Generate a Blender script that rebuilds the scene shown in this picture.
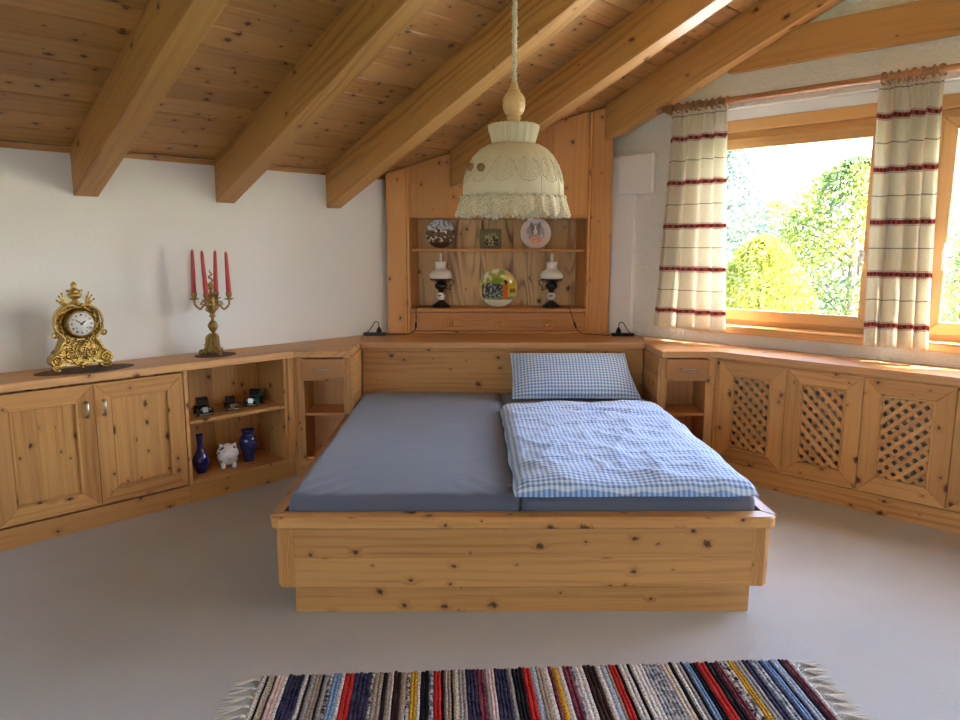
import bpy, bmesh, math, random
from mathutils import Matrix, Vector, noise
random.seed(7)
S2 = math.sqrt(2.0)
scene = bpy.context.scene
COL = scene.collection
for _o in list(bpy.data.objects):
    bpy.data.objects.remove(_o)

# ------------------------------------------------------------------ camera, world, sun, exposure
def cam_axes(p, y, r):
    cp, sp, cy, sy, cr, sr = math.cos(p), math.sin(p), math.cos(y), math.sin(y), math.cos(r), math.sin(r)
    B = Matrix(((1, 0, 0), (0, 0, -1), (0, 1, 0)))
    Yw = Matrix(((cy, -sy, 0), (sy, cy, 0), (0, 0, 1)))
    P = Matrix(((1, 0, 0), (0, cp, -sp), (0, sp, cp)))
    Rr = Matrix(((cr, -sr, 0), (sr, cr, 0), (0, 0, 1)))
    return Rr @ P @ B @ Yw
CAM = Vector((-0.207, 0.0, 1.41))
M3 = cam_axes(0.15702, 0.01177, 0.00282)
cd = bpy.data.cameras.new('camera')
cd.sensor_width = 36.0
cd.lens = 716.73 / 960 * 36.0
cd.clip_start = 0.05
cam = bpy.data.objects.new('camera', cd)
COL.objects.link(cam)
rx, ry, rz = M3[0], -M3[1], -M3[2]
cam.matrix_world = Matrix(((rx[0], ry[0], rz[0], CAM.x), (rx[1], ry[1], rz[1], CAM.y), (rx[2], ry[2], rz[2], CAM.z), (0, 0, 0, 1)))
scene.camera = cam

vs = scene.view_settings
vs.view_transform = 'Standard'
vs.look = 'None'
vs.gamma = 1.0
vs.use_curve_mapping = False
vs.exposure = 2.1

SUN_DIR_TO = None
world = bpy.data.worlds.new('world')
scene.world = world
world.use_nodes = True
wn = world.node_tree
bg = wn.nodes['Background']
sky = wn.nodes.new('ShaderNodeTexSky')
sky.sky_type = 'NISHITA'
sky.sun_disc = False
sky.sun_elevation = math.radians(50)
sky.sun_rotation = math.radians(100)
sky.dust_density = 1.5
sky.air_density = 1.0
wn.links.new(sky.outputs[0], bg.inputs[0])
bg.inputs[1].default_value = 1.0

def S(s, q, z=0.0):          # room coordinates: s along the left wall, q away from it
    return Vector((-3.03 + (s + q) / S2, 3.03 + (s - q) / S2, z))
shat, nhat = Vector((1, 1, 0)) / S2, Vector((1, -1, 0)) / S2
sun_az = (nhat * math.cos(math.radians(25)) + shat * math.sin(math.radians(25)))
EL = math.radians(50)
to_sun = Vector((sun_az.x * math.cos(EL), sun_az.y * math.cos(EL), math.sin(EL)))
sl = bpy.data.lights.new('sun', 'SUN')
sl.energy = 26.0
sl.angle = math.radians(0.6)
sl.color = (0.95, 0.98, 1.0)
sun = bpy.data.objects.new('sun', sl)
COL.objects.link(sun)
sun.rotation_euler = to_sun.to_track_quat('Z', 'Y').to_euler()
scene.cycles.diffuse_bounces = 6
scene.cycles.max_bounces = 14
scene.cycles.transparent_max_bounces = 16
scene.cycles.sample_clamp_indirect = 6.0

# ------------------------------------------------------------------ frames (columns U, V, W, origin)
def frame(o, u, v, w):
    return Matrix(((u[0], v[0], w[0], o[0]), (u[1], v[1], w[1], o[1]), (u[2], v[2], w[2], o[2]), (0, 0, 0, 1)))
Zv = Vector((0, 0, 1))
LF = frame(S(0, 0), shat, Zv, nhat)                     # (s, z, q)   left wall
RF = frame(Vector((0, 6.06, 0)), nhat, Zv, -shat)       # (q, z, w)   right wall
BF = frame(Vector((0, 0, 0)), Vector((1, 0, 0)), Zv, Vector((0, -1, 0)))   # (x, z, -y) facing the camera
HF = frame(Vector((0, 0, 0)), Vector((1, 0, 0)), Vector((0, 1, 0)), Zv)    # (x, y, z)
ID = Matrix.Identity(4)

# ------------------------------------------------------------------ materials
MATS = {}
def srgb(r, g, b):
    f = lambda c: (c / 255 / 12.92) if c / 255 <= 0.04045 else ((c / 255 + 0.055) / 1.055) ** 2.4
    return (f(r), f(g), f(b), 1.0)
def new_mat(name):
    m = bpy.data.materials.new(name)
    m.use_nodes = True
    nt = m.node_tree
    b = nt.nodes['Principled BSDF']
    MATS[name] = m
    return m, nt, b
class N:
    def __init__(self, nt): self.nt = nt
    def add(self, t, **kw):
        n = self.nt.nodes.new(t)
        for k, v in kw.items(): setattr(n, k, v)
        return n
    def link(self, a, b): self.nt.links.new(a, b)
    def put(self, sock, v):
        if hasattr(v, 'is_linked') or hasattr(v, 'links'): self.nt.links.new(v, sock)
        else: sock.default_value = v
    def math(self, op, a, b=None, c=None, clamp=False):
        n = self.add('ShaderNodeMath', operation=op)
        n.use_clamp = clamp
        self.put(n.inputs[0], a)
        if b is not None: self.put(n.inputs[1], b)
        if c is not None: self.put(n.inputs[2], c)
        return n.outputs[0]
    def vmath(self, op, a, b=None, scale=None):
        n = self.add('ShaderNodeVectorMath', operation=op)
        self.put(n.inputs[0], a)
        if b is not None: self.put(n.inputs[1], b)
        if scale is not None: self.put(n.inputs['Scale'], scale)
        return n.outputs[0]
    def comb(self, x, y, z):
        n = self.add('ShaderNodeCombineXYZ')
        for i, v in enumerate((x, y, z)): self.put(n.inputs[i], v)
        return n.outputs[0]
    def sep(self, v):
        n = self.add('ShaderNodeSeparateXYZ'); self.put(n.inputs[0], v); return n.outputs
    def mix(self, fac, a, b, blend='MIX'):
        n = self.add('ShaderNodeMix', data_type='RGBA', blend_type=blend)
        self.put(n.inputs['Factor'], fac)
        self.put(n.inputs[6], a); self.put(n.inputs[7], b)
        return n.outputs[2]
    def rng(self, v, a, b, c=0.0, d=1.0, smooth=False):
        n = self.add('ShaderNodeMapRange')
        if smooth: n.interpolation_type = 'SMOOTHSTEP'
        self.put(n.inputs[0], v); self.put(n.inputs[1], a); self.put(n.inputs[2], b); self.put(n.inputs[3], c); self.put(n.inputs[4], d)
        return n.outputs[0]
    def noise(self, vec, scale=1.0, detail=2.0, rough=0.5):
        n = self.add('ShaderNodeTexNoise')
        self.put(n.inputs['Vector'], vec)
        n.inputs['Scale'].default_value = scale; n.inputs['Detail'].default_value = detail; n.inputs['Roughness'].default_value = rough
        return n.outputs['Fac']
    def bump(self, h, dist, strength, bsdf):
        n = self.add('ShaderNodeBump')
        n.inputs['Distance'].default_value = dist; n.inputs['Strength'].default_value = strength
        self.put(n.inputs['Height'], h); self.link(n.outputs[0], bsdf.inputs['Normal'])

def wood(name, light, dark, knot=(70, 34, 16), knots=0.5, kscale=7.0, band=0.45, wild=3.0, rough=0.42, fine=1.0, freq=26.0):
    m, nt, b = new_mat(name)
    n = N(nt)
    at = n.add('ShaderNodeAttribute', attribute_name='gc')
    oi = n.add('ShaderNodeObjectInfo')
    off = n.math('MULTIPLY', oi.outputs['Random'], 41.7)
    off2 = n.math('MULTIPLY', n.math('FRACT', n.math('MULTIPLY', oi.outputs['Random'], 17.3)), 23.0)
    a, bb, c = n.sep(n.vmath('ADD', at.outputs['Vector'], n.comb(off, off2, off2)))
    bc = n.math('ADD', bb, c)
    vo = n.add('ShaderNodeTexVoronoi', voronoi_dimensions='2D', feature='F1')
    n.link(n.comb(n.math('MULTIPLY', a, 0.75), bc, 0.0), vo.inputs['Vector'])
    vo.inputs['Scale'].default_value = kscale
    vo.inputs['Randomness'].default_value = 1.0
    d = n.math('DIVIDE', vo.outputs['Distance'], kscale)      # metres
    cr = n.sep(vo.outputs['Color'])
    rad = n.math('MULTIPLY', n.math('GREATER_THAN', cr[0], 1.0 - knots), n.rng(n.math('POWER', cr[2], 1.8), 0, 1, 0.005, 0.0185))
    rad = n.math('MULTIPLY', rad, n.rng(cr[1], 0, 1, 0.55, 1.35))
    dn = n.math('MULTIPLY', d, n.rng(n.noise(n.comb(a, bc, 1.7), 55.0, 2.0, 0.6), 0.25, 0.75, 0.45, 1.7))
    kn = n.rng(dn, n.math('MULTIPLY', rad, 0.35), n.math('MULTIPLY', rad, 1.05), 1.0, 0.0, True)
    kn = n.math('MULTIPLY', kn, n.math('GREATER_THAN', rad, 0.001))
    halo = n.math('MULTIPLY', n.rng(d, 0.0, n.math('MINIMUM', n.math('MULTIPLY', rad, 3.6), 0.036), 1.0, 0.0, True), n.math('GREATER_THAN', rad, 0.002))
    b2 = n.math('ADD', bc, n.math('MULTIPLY', halo, 0.03))
    warp = n.noise(n.comb(n.math('MULTIPLY', a, 0.9), n.math('MULTIPLY', bc, 4.5), 0.0), 1.0, 2.0)
    ph = n.math('ADD', n.math('MULTIPLY', b2, freq * 6.2832), n.math('MULTIPLY', warp, wild * 6.2832))
    wv = n.math('MULTIPLY_ADD', n.math('SINE', ph), 0.5, 0.5)
    wv = n.math('POWER', wv, 2.0)
    fi = n.noise(n.comb(n.math('MULTIPLY', a, 3.0), n.math('MULTIPLY', b2, 130.0), n.math('MULTIPLY', c, 10.0)), 1.0, 3.0, 0.6)
    big = n.noise(n.comb(n.math('MULTIPLY', a, 1.1), n.math('MULTIPLY', bc, 5.0), 3.3), 1.0, 1.0)
    f = n.math('ADD', n.math('MULTIPLY', n.math('MULTIPLY', wv, n.rng(n.noise(n.comb(n.math('MULTIPLY', a, 0.8), n.math('MULTIPLY', bc, 9.0), 7.7), 1.0, 1.0), 0.35, 0.65, 0.15, 1.0)), band), n.math('MULTIPLY', n.math('SUBTRACT', fi, 0.5), 0.75 * fine))
    f = n.math('ADD', f, n.math('MULTIPLY', n.math('SUBTRACT', big, 0.5), 0.8), clamp=True)
    colr = n.mix(f, srgb(*light), srgb(*dark))
    colr = n.mix(n.math('MULTIPLY', halo, 0.35), colr, srgb(*[int(x * .82) for x in dark]))
    tint = n.rng(n.math('FRACT', n.math('MULTIPLY', oi.outputs['Random'], 7.13)), 0, 1, 0.86, 1.1)
    colr = n.mix(1.0, colr, n.comb(tint, n.math('POWER', tint, 1.15), n.math('POWER', tint, 1.3)), 'MULTIPLY')
    colr = n.mix(n.math('MULTIPLY', kn, 0.9), colr, srgb(*knot))
    n.link(colr, b.inputs['Base Color'])
    b.inputs['Roughness'].default_value = rough
    b.inputs['Specular IOR Level'].default_value = 0.35
    n.bump(fi, 0.0012, 0.25, b)
    return m
wood('pine', (202, 150, 90), (150, 93, 46), fine=1.4, knots=0.8, kscale=9.0, band=0.4)
wood('pine_worktop', (208, 158, 106), (168, 114, 70), knots=0.2, kscale=5.0, fine=1.3)
wood('pine_ceiling', (188, 140, 84), (134, 88, 46), knots=0.7, kscale=10.0, band=0.35, wild=2.0)
wood('pine_beam', (196, 147, 88), (144, 95, 50), knots=0.6, kscale=4.6, band=0.6, wild=4.0, freq=20.0)
wood('pine_post', (212, 154, 92), (174, 112, 58), knots=0.7, kscale=8.0, band=0.25)
wood('pine_shelf', (206, 146, 88), (166, 104, 54), knots=0.2)
wood('pine_back', (216, 178, 128), (122, 86, 58), knots=0.5, kscale=6.0, band=0.9, wild=9.0, freq=13.0, knot=(70, 38, 26))
wood('beech', (186, 132, 82), (166, 112, 66), knots=0.0, band=0.15, wild=1.5)
wood('larch_window', (226, 176, 116), (200, 142, 84), knots=0.0, band=0.25, freq=30.0, rough=0.35)
wood('rod_wood', (184, 136, 96), (146, 100, 64), knots=0.0, band=0.2, rough=0.35)

def plain(name, col, rough=0.5, metal=0.0, spec=0.5, bump=None, var=0.0, vscale=20.0, coat=0.0, sheen=0.0):
    m, nt, b = new_mat(name)
    n = N(nt)
    tc = n.add('ShaderNodeTexCoord')
    if var:
        f = n.noise(tc.outputs['Object'], vscale, 3.0)
        c = n.mix(f, tuple(x * (1 - var) for x in srgb(*col)[:3]) + (1,), tuple(min(1, x * (1 + var)) for x in srgb(*col)[:3]) + (1,))
        n.link(c, b.inputs['Base Color'])
    else:
        b.inputs['Base Color'].default_value = srgb(*col)
    b.inputs['Roughness'].default_value = rough
    b.inputs['Metallic'].default_value = metal
    b.inputs['Specular IOR Level'].default_value = spec
    b.inputs['Coat Weight'].default_value = coat
    b.inputs['Sheen Weight'].default_value = sheen
    if bump:
        sc, dist, st = bump
        n.bump(n.noise(tc.outputs['Object'], sc, 4.0, 0.6), dist, st, b)
    return m
plain('plaster_smooth', (238, 240, 241), 0.85, spec=0.2, bump=(45, 0.004, 0.25))
plain('plaster_rough', (235, 233, 230), 0.85, spec=0.2, bump=(48, 0.02, 1.0))
plain('white_paint', (236, 235, 234), 0.6, spec=0.3)
plain('carpet', (192, 192, 190), 0.95, spec=0.1, bump=(260, 0.006, 0.7), var=0.07, vscale=3.5, sheen=0.2)
plain('grey_sheet', (100, 104, 121), 0.85, spec=0.15, bump=(9, 0.01, 0.35), var=0.04, vscale=300, sheen=0.25)
plain('brass', (206, 174, 100), 0.27, 1.0, var=0.4, vscale=70, bump=(75, 0.008, 0.8))
plain('old_brass', (164, 138, 84), 0.38, 1.0, var=0.35, vscale=70, bump=(120, 0.004, 0.5))
plain('steel', (190, 188, 184), 0.3, 1.0)
plain('candle_red', (186, 34, 46), 0.4, spec=0.5, coat=0.2)
plain('wick', (40, 34, 30), 0.9)
plain('dial_white', (238, 238, 236), 0.35)
plain('ink', (22, 22, 26), 0.6)
plain('doily', (108, 80, 70), 0.95, var=0.4, vscale=120, bump=(220, 0.004, 0.9))
plain('cobalt', (24, 30, 110), 0.12, coat=0.6, var=0.4, vscale=18)
plain('cobalt_relief', (60, 50, 120), 0.25, coat=0.4, var=0.4, vscale=60)
plain('navy_green', (26, 44, 92), 0.12, coat=0.6, var=0.5, vscale=14)
plain('black_gloss', (18, 18, 20), 0.22, coat=0.3)
plain('black_plastic', (20, 20, 22), 0.45)
plain('black_iron', (26, 24, 24), 0.4, spec=0.5)
plain('teal_paint', (26, 66, 66), 0.25, coat=0.4)
plain('gold_paint', (168, 136, 70), 0.35, 0.6)
plain('opal_glass', (226, 222, 214), 0.15, coat=0.5)
plain('porcelain', (236, 232, 226), 0.18, coat=0.5)
plain('rose_print', (176, 96, 90), 0.3)
plain('turned_wood', (216, 184, 134), 0.45)
plain('fringe', (222, 214, 200), 0.95, spec=0.1)
plain('bark', (96, 80, 66), 0.9, var=0.3, vscale=12)
plain('lawn', (120, 140, 80), 0.95, spec=0.1, var=0.3, vscale=2.0)
plain('bounce_slab_pale', (214, 219, 224), 0.8, var=0.08)  # pale tone of the added slab that bounces sun indoors
plain('dark_inside', (58, 44, 34), 0.9)
plain('radiator_white', (206, 204, 200), 0.5)

# thin pane
m, nt, b = new_mat('pane_glass')
n = N(nt); nt.nodes.remove(b)
tr = n.add('ShaderNodeBsdfTransparent'); gl = n.add('ShaderNodeBsdfGlossy'); gl.inputs['Roughness'].default_value = 0.02
fr = n.add('ShaderNodeFresnel'); fr.inputs[0].default_value = 1.3
mx = n.add('ShaderNodeMixShader')
n.link(n.math('MULTIPLY', fr.outputs[0], 0.7), mx.inputs[0]); n.link(tr.outputs[0], mx.inputs[1]); n.link(gl.outputs[0], mx.inputs[2])
n.link(mx.outputs[0], nt.nodes['Material Output'].inputs[0])
# clear glass chimney
m, nt, b = new_mat('clear_glass')
b.inputs['Base Color'].default_value = (0.95, 0.95, 0.94, 1); b.inputs['Roughness'].default_value = 0.05
b.inputs['Alpha'].default_value = 0.35

def cloth_out(nt, n, b, col, trans):
    tl = n.add('ShaderNodeBsdfTranslucent'); n.put(tl.inputs[0], col)
    mx = n.add('ShaderNodeMixShader'); mx.inputs[0].default_value = trans
    n.link(b.outputs[0], mx.inputs[1]); n.link(tl.outputs[0], mx.inputs[2])
    n.link(mx.outputs[0], nt.nodes['Material Output'].inputs[0])

def gingham(name, per):
    m, nt, b = new_mat(name); n = N(nt)
    at = n.add('ShaderNodeAttribute', attribute_name='gc')
    u, v, w = n.sep(at.outputs['Vector'])
    def st(c):
        fr_ = n.math('FRACT', n.math('DIVIDE', c, per))
        return n.math('MULTIPLY', n.rng(fr_, 0.0, 0.08), n.rng(fr_, 0.50, 0.58, 1.0, 0.0))
    a, c = st(n.math('ADD', u, 10.0)), st(n.math('ADD', v, 10.0))
    s = n.math('MULTIPLY', n.math('ADD', a, c), 0.5)
    col = n.mix(s, srgb(222, 236, 250), srgb(98, 146, 212))
    n.link(col, b.inputs['Base Color'])
    b.inputs['Roughness'].default_value = 0.85; b.inputs['Specular IOR Level'].default_value = 0.15
    b.inputs['Sheen Weight'].default_value = 0.2
    tc = n.add('ShaderNodeTexCoord')
    n.bump(n.noise(tc.outputs['Object'], 38, 3.0), 0.006, 0.35, b)
gingham('gingham', 0.0205)

# curtain cloth: gc = (u across, z height, 0)
m, nt, b = new_mat('curtain_cloth'); n = N(nt)
at = n.add('ShaderNodeAttribute', attribute_name='gc'); u, v, w = n.sep(at.outputs['Vector'])
slub = n.noise(n.comb(n.math('MULTIPLY', u, 30), n.math('MULTIPLY', v, 420), 0), 1.0, 3.0)
slub2 = n.noise(n.comb(n.math('MULTIPLY', u, 400), n.math('MULTIPLY', v, 20), 0), 1.0, 2.0)
base = n.mix(n.rng(n.math('ADD', n.math('MULTIPLY', slub, 0.7), n.math('MULTIPLY', slub2, 0.3)), 0.3, 0.7), srgb(240, 236, 224), srgb(216, 208, 188))
per = 0.2775
fr_ = n.math('FRACT', n.math('DIVIDE', n.math('SUBTRACT', v, 0.990 - per / 2), per))    # 0.5 at each red band
dd = n.math('MULTIPLY', n.math('ABSOLUTE', n.math('SUBTRACT', fr_, 0.5)), per)
red = n.math('LESS_THAN', dd, 0.0125)
thin = n.math('LESS_THAN', n.math('MULTIPLY', n.math('SUBTRACT', 0.5, n.math('ABSOLUTE', n.math('SUBTRACT', fr_, 0.5))), per), 0.0032)
dash = n.math('MULTIPLY', n.math('GREATER_THAN', n.math('SINE', n.math('MULTIPLY', u, 105)), 0.1), n.math('LESS_THAN', dd, 0.0075))
dots = n.math('MULTIPLY', n.math('MULTIPLY', n.math('GREATER_THAN', dd, 0.015), n.math('LESS_THAN', dd, 0.021)), n.math('GREATER_THAN', n.math('SINE', n.math('MULTIPLY', u, 420)), 0.2))
base = n.mix(thin, base, srgb(158, 148, 140)); base = n.mix(dots, base, srgb(120, 86, 96))
base = n.mix(red, base, srgb(178, 98, 92)); base = n.mix(dash, base, srgb(116, 62, 66))
n.link(base, b.inputs['Base Color']); b.inputs['Roughness'].default_value = 0.9; b.inputs['Specular IOR Level'].default_value = 0.1
cloth_out(nt, n, b, base, 0.5)
# lamp fabric / lace
for nm, colr, tr_ in (('lamp_fabric', (244, 238, 220), 0.35), ('lamp_lace', (238, 230, 208), 0.3)):
    m, nt, b = new_mat(nm); n = N(nt)
    tc = n.add('ShaderNodeTexCoord')
    if nm == 'lamp_lace':
        vo = n.add('ShaderNodeTexVoronoi', feature='DISTANCE_TO_EDGE'); vo.inputs['Scale'].default_value = 90
        n.link(tc.outputs['Object'], vo.inputs['Vector'])
        c = n.mix(n.rng(vo.outputs['Distance'], 0.05, 0.2), srgb(*colr), srgb(214, 202, 172))
    else:
        c = n.mix(n.noise(tc.outputs['Object'], 60, 2.0), srgb(*colr), srgb(234, 226, 202))
    n.link(c, b.inputs['Base Color']); b.inputs['Roughness'].default_value = 0.85; b.inputs['Specular IOR Level'].default_value = 0.1
    cloth_out(nt, n, b, c, tr_)
def leaf_mat(name, c1, c2, c3):
    m, nt, b = new_mat(name); n = N(nt)
    at = n.add('ShaderNodeAttribute', attribute_name='tone')
    c = n.mix(n.rng(at.outputs['Fac'], 0.0, 0.5), srgb(*c1), srgb(*c2)); c = n.mix(n.rng(at.outputs['Fac'], 0.5, 1.0), c, srgb(*c3))
    n.link(c, b.inputs['Base Color']); b.inputs['Roughness'].default_value = 0.7; b.inputs['Specular IOR Level'].default_value = 0.2
    cloth_out(nt, n, b, c, 0.45)
leaf_mat('leaf_yellow', (92, 98, 36), (126, 124, 44), (150, 142, 56))
leaf_mat('leaf_green', (62, 80, 58), (98, 108, 50), (138, 134, 54))
leaf_mat('leaf_blue', (64, 80, 72), (84, 98, 86), (108, 116, 92))
# colour attribute print (plates)
m, nt, b = new_mat('glazed_print'); n = N(nt)
at = n.add('ShaderNodeAttribute', attribute_name='print')
n.link(at.outputs['Color'], b.inputs['Base Color']); b.inputs['Roughness'].default_value = 0.12; b.inputs['Coat Weight'].default_value = 0.5
m, nt, b = new_mat('paper_print'); n = N(nt)
at = n.add('ShaderNodeAttribute', attribute_name='print')
n.link(at.outputs['Color'], b.inputs['Base Color']); b.inputs['Roughness'].default_value = 0.5
def rag(name, col, col2=None):
    m, nt, b = new_mat(name); n = N(nt)
    tc = n.add('ShaderNodeTexCoord')
    f = n.noise(tc.outputs['Object'], 150, 2.0)
    f2 = n.noise(tc.outputs['Object'], 55, 1.0)
    c2 = col2 or tuple(int(x * 0.72) for x in col)
    c = n.mix(n.rng(f if not col2 else n.math('ADD', n.math('MULTIPLY', f, .5), n.math('MULTIPLY', f2, .5)), 0.42, 0.58), srgb(*col), srgb(*c2))
    n.link(c, b.inputs['Base Color']); b.inputs['Roughness'].default_value = 0.95; b.inputs['Specular IOR Level'].default_value = 0.1
    n.bump(f, 0.004, 0.6, b)
RAGS = dict(w=((240, 238, 232), None), k=((30, 30, 36), None), c=((222, 212, 192), None), p=((206, 170, 166), (220, 206, 200)), n=((34, 36, 58), (70, 66, 92)),
            g=((172, 170, 168), None), t=((186, 170, 152), None), b=((142, 178, 220), None), r=((206, 52, 48), None), y=((228, 176, 48), None),
            m=((96, 32, 48), (130, 70, 80)), d=((58, 42, 38), None), s=((90, 100, 112), (196, 200, 204)), x=((40, 38, 44), (210, 206, 200)), l=((190, 206, 226), None))
for k_, (c1, c2) in RAGS.items(): rag('rag_' + k_, c1, c2)

# ------------------------------------------------------------------ builders
WM = {}
def put(name, mesh, mat, parent=None, M=ID, kind=None):
    o = bpy.data.objects.new(name, mesh)
    COL.objects.link(o)
    if mat and not mesh.materials: mesh.materials.append(MATS[mat])
    if parent is not None:
        o.parent = parent
        o.matrix_basis = WM[parent.name].inverted() @ M
    else:
        o.matrix_basis = M
    WM[o.name] = M.copy()
    if kind: o['kind'] = kind
    return o
def empty(name, M=ID):
    o = bpy.data.objects.new(name, None)
    COL.objects.link(o)
    o.matrix_basis = M; o.empty_display_size = 0.05
    WM[o.name] = M.copy()
    return o
def tag(o, label, cat, group=None, kind=None):
    o['label'] = label; o['category'] = cat
    if group: o['group'] = group
    if kind: o['kind'] = kind
    return o
def T(x, y, z): return Matrix.Translation((x, y, z))
def RZ(a): return Matrix.Rotation(a, 4, 'Z')
def RX(a): return Matrix.Rotation(a, 4, 'X')
def RY(a): return Matrix.Rotation(a, 4, 'Y')

CACHE = {}
def slab_mesh(poly, w0, w1, grain='u', bevel=0.002):
    key = (tuple((round(a, 5), round(b, 5)) for a, b in poly), round(w0, 5), round(w1, 5), grain, bevel)
    if key in CACHE: return CACHE[key]
    area = sum(poly[i][0] * poly[(i + 1) % len(poly)][1] - poly[(i + 1) % len(poly)][0] * poly[i][1] for i in range(len(poly)))
    if area < 0: poly = poly[::-1]
    bm = bmesh.new()
    lo = [bm.verts.new((a, b, w0)) for a, b in poly]
    hi = [bm.verts.new((a, b, w1)) for a, b in poly]
    k = len(poly)
    bm.faces.new(hi); bm.faces.new(lo[::-1])
    for i in range(k): bm.faces.new((lo[i], lo[(i + 1) % k], hi[(i + 1) % k], hi[i]))
    if bevel: bmesh.ops.bevel(bm, geom=list(bm.edges), offset=bevel, segments=1, affect='EDGES', clamp_overlap=True)
    me = bpy.data.meshes.new('slab')
    bm.to_mesh(me); bm.free()
    add_gc(me, grain)
    CACHE[key] = me
    return me
def add_gc(me, grain):
    at = me.attributes.new('gc', 'FLOAT_VECTOR', 'POINT')
    ang = grain if isinstance(grain, float) else None
    buf = []
    for v in me.vertices:
        u, w, d = v.co
        if ang is not None:
            buf += [u * math.cos(ang) + w * math.sin(ang), -u * math.sin(ang) + w * math.cos(ang), d]
        elif grain == 'u': buf += [u, w, d]
        elif grain == 'v': buf += [w, u, d]
        else: buf += [d, u, w]
    at.data.foreach_set('vector', buf)
def slab(name, parent, F, poly, w0, w1, mat, grain='u', bevel=0.002, kind=None):
    me = slab_mesh(poly, w0, w1, grain, bevel)
    if me.materials and me.materials[0] != MATS[mat]:
        me = me.copy(); me.materials.clear()
    return put(name, me, mat, parent, F, kind)
def rect(a, b, c, d): return [(a, b), (c, b), (c, d), (a, d)]
def box(name, parent, F, u0, u1, v0, v1, w0, w1, mat, grain='u', bevel=0.002, kind=None):
    # shared mesh: build about the box's own corner, move with the matrix
    me_poly = rect(0, 0, round(u1 - u0, 5), round(v1 - v0, 5))
    return slab(name, parent, F @ T(u0, v0, w0), me_poly, 0, round(w1 - w0, 5), mat, grain, bevel, kind)
def mesh(verts, faces, smooth=True, name='mesh'):
    me = bpy.data.meshes.new(name)
    me.from_pydata([tuple(v) for v in verts], [], faces)
    me.validate()
    if smooth: me.polygons.foreach_set('use_smooth', [True] * len(me.polygons))
    me.update()
    return me
class MB:
    def __init__(self): self.v = []; self.f = []
    def lathe(self, prof, nseg=24, M=ID, ripple=None):
        b = len(self.v)
        for i, (r, z) in enumerate(prof):
            for k in range(nseg):
                a = 2 * math.pi * k / nseg
                rr = r * (1 + (ripple(i, a) if ripple else 0))
                self.v.append(M @ Vector((rr * math.cos(a), rr * math.sin(a), z)))
        for i in range(len(prof) - 1):
            for k in range(nseg):
                k2 = (k + 1) % nseg
                self.f.append((b + i * nseg + k, b + i * nseg + k2, b + (i + 1) * nseg + k2, b + (i + 1) * nseg + k))
        if prof[0][0] > 1e-6: self.f.append(tuple(b + k for k in range(nseg))[::-1])
        if prof[-1][0] > 1e-6: self.f.append(tuple(b + (len(prof) - 1) * nseg + k for k in range(nseg)))
        return self
    def nocap(self): self.f.pop(); return self
    def tube(self, path, rad, nseg=8, M=ID):
        path = [Vector(p) for p in path]; b = len(self.v)
        rads = rad if isinstance(rad, (list, tuple)) else [rad] * len(path)
        up = None
        for i, p in enumerate(path):
            t = (path[min(i + 1, len(path) - 1)] - path[max(i - 1, 0)]).normalized()
            if up is None: up = Vector((0, 0, 1)) if abs(t.z) < 0.9 else Vector((1, 0, 0))
            s = t.cross(up).normalized(); up = s.cross(t).normalized()
            for k in range(nseg):
                a = 2 * math.pi * k / nseg
                self.v.append(M @ (p + (s * math.cos(a) + up * math.sin(a)) * rads[i]))
        for i in range(len(path) - 1):
            for k in range(nseg):
                k2 = (k + 1) % nseg
                self.f.append((b + i * nseg + k, b + i * nseg + k2, b + (i + 1) * nseg + k2, b + (i + 1) * nseg + k))
        self.f.append(tuple(b + k for k in range(nseg))[::-1]); self.f.append(tuple(b + (len(path) - 1) * nseg + k for k in range(nseg)))
        return self
    def ball(self, c, r, M=ID, nu=12, nv=8):
        if not isinstance(r, (tuple, list)): r = (r, r, r)
        b = len(self.v)
        for i in range(nv + 1):
            th = math.pi * i / nv
            for k in range(nu):
                a = 2 * math.pi * k / nu
                self.v.append(M @ Vector((c[0] + r[0] * math.sin(th) * math.cos(a), c[1] + r[1] * math.sin(th) * math.sin(a), c[2] + r[2] * math.cos(th))))
        for i in range(nv):
            for k in range(nu):
                k2 = (k + 1) % nu
                self.f.append((b + i * nu + k, b + (i + 1) * nu + k, b + (i + 1) * nu + k2, b + i * nu + k2))
        return self
    def box(self, x0, x1, y0, y1, z0, z1, M=ID):
        b = len(self.v)
        for z in (z0, z1):
            for x, y in ((x0, y0), (x1, y0), (x1, y1), (x0, y1)): self.v.append(M @ Vector((x, y, z)))
        self.f += [(b + 3, b + 2, b + 1, b), (b + 4, b + 5, b + 6, b + 7)] + [(b + i, b + (i + 1) % 4, b + 4 + (i + 1) % 4, b + 4 + i) for i in range(4)]
        return self
    def prism(self, poly, w0, w1, M=ID):
        b = len(self.v); k = len(poly)
        for w in (w0, w1):
            for p in poly: self.v.append(M @ Vector((p[0], p[1], w)))
        self.f += [tuple(range(b, b + k))[::-1], tuple(range(b + k, b + 2 * k))] + [(b + i, b + (i + 1) % k, b + k + (i + 1) % k, b + k + i) for i in range(k)]
        return self
    def put(self, name, mat, parent=None, M=ID, smooth=True, kind=None):
        return put(name, mesh(self.v, self.f, smooth, name), mat, parent, M, kind)
def arc_smooth(pts, k=6):           # Catmull-Rom
    pts = [Vector(p) for p in pts]; out = []
    for i in range(len(pts) - 1):
        p0, p1, p2, p3 = pts[max(i - 1, 0)], pts[i], pts[i + 1], pts[min(i + 2, len(pts) - 1)]
        for j in range(k):
            t = j / k
            out.append(0.5 * ((2 * p1) + (p2 - p0) * t + (2 * p0 - 5 * p1 + 4 * p2 - p3) * t * t + (3 * p1 - p0 - 3 * p2 + p3) * t ** 3))
    out.append(pts[-1]); return out

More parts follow.
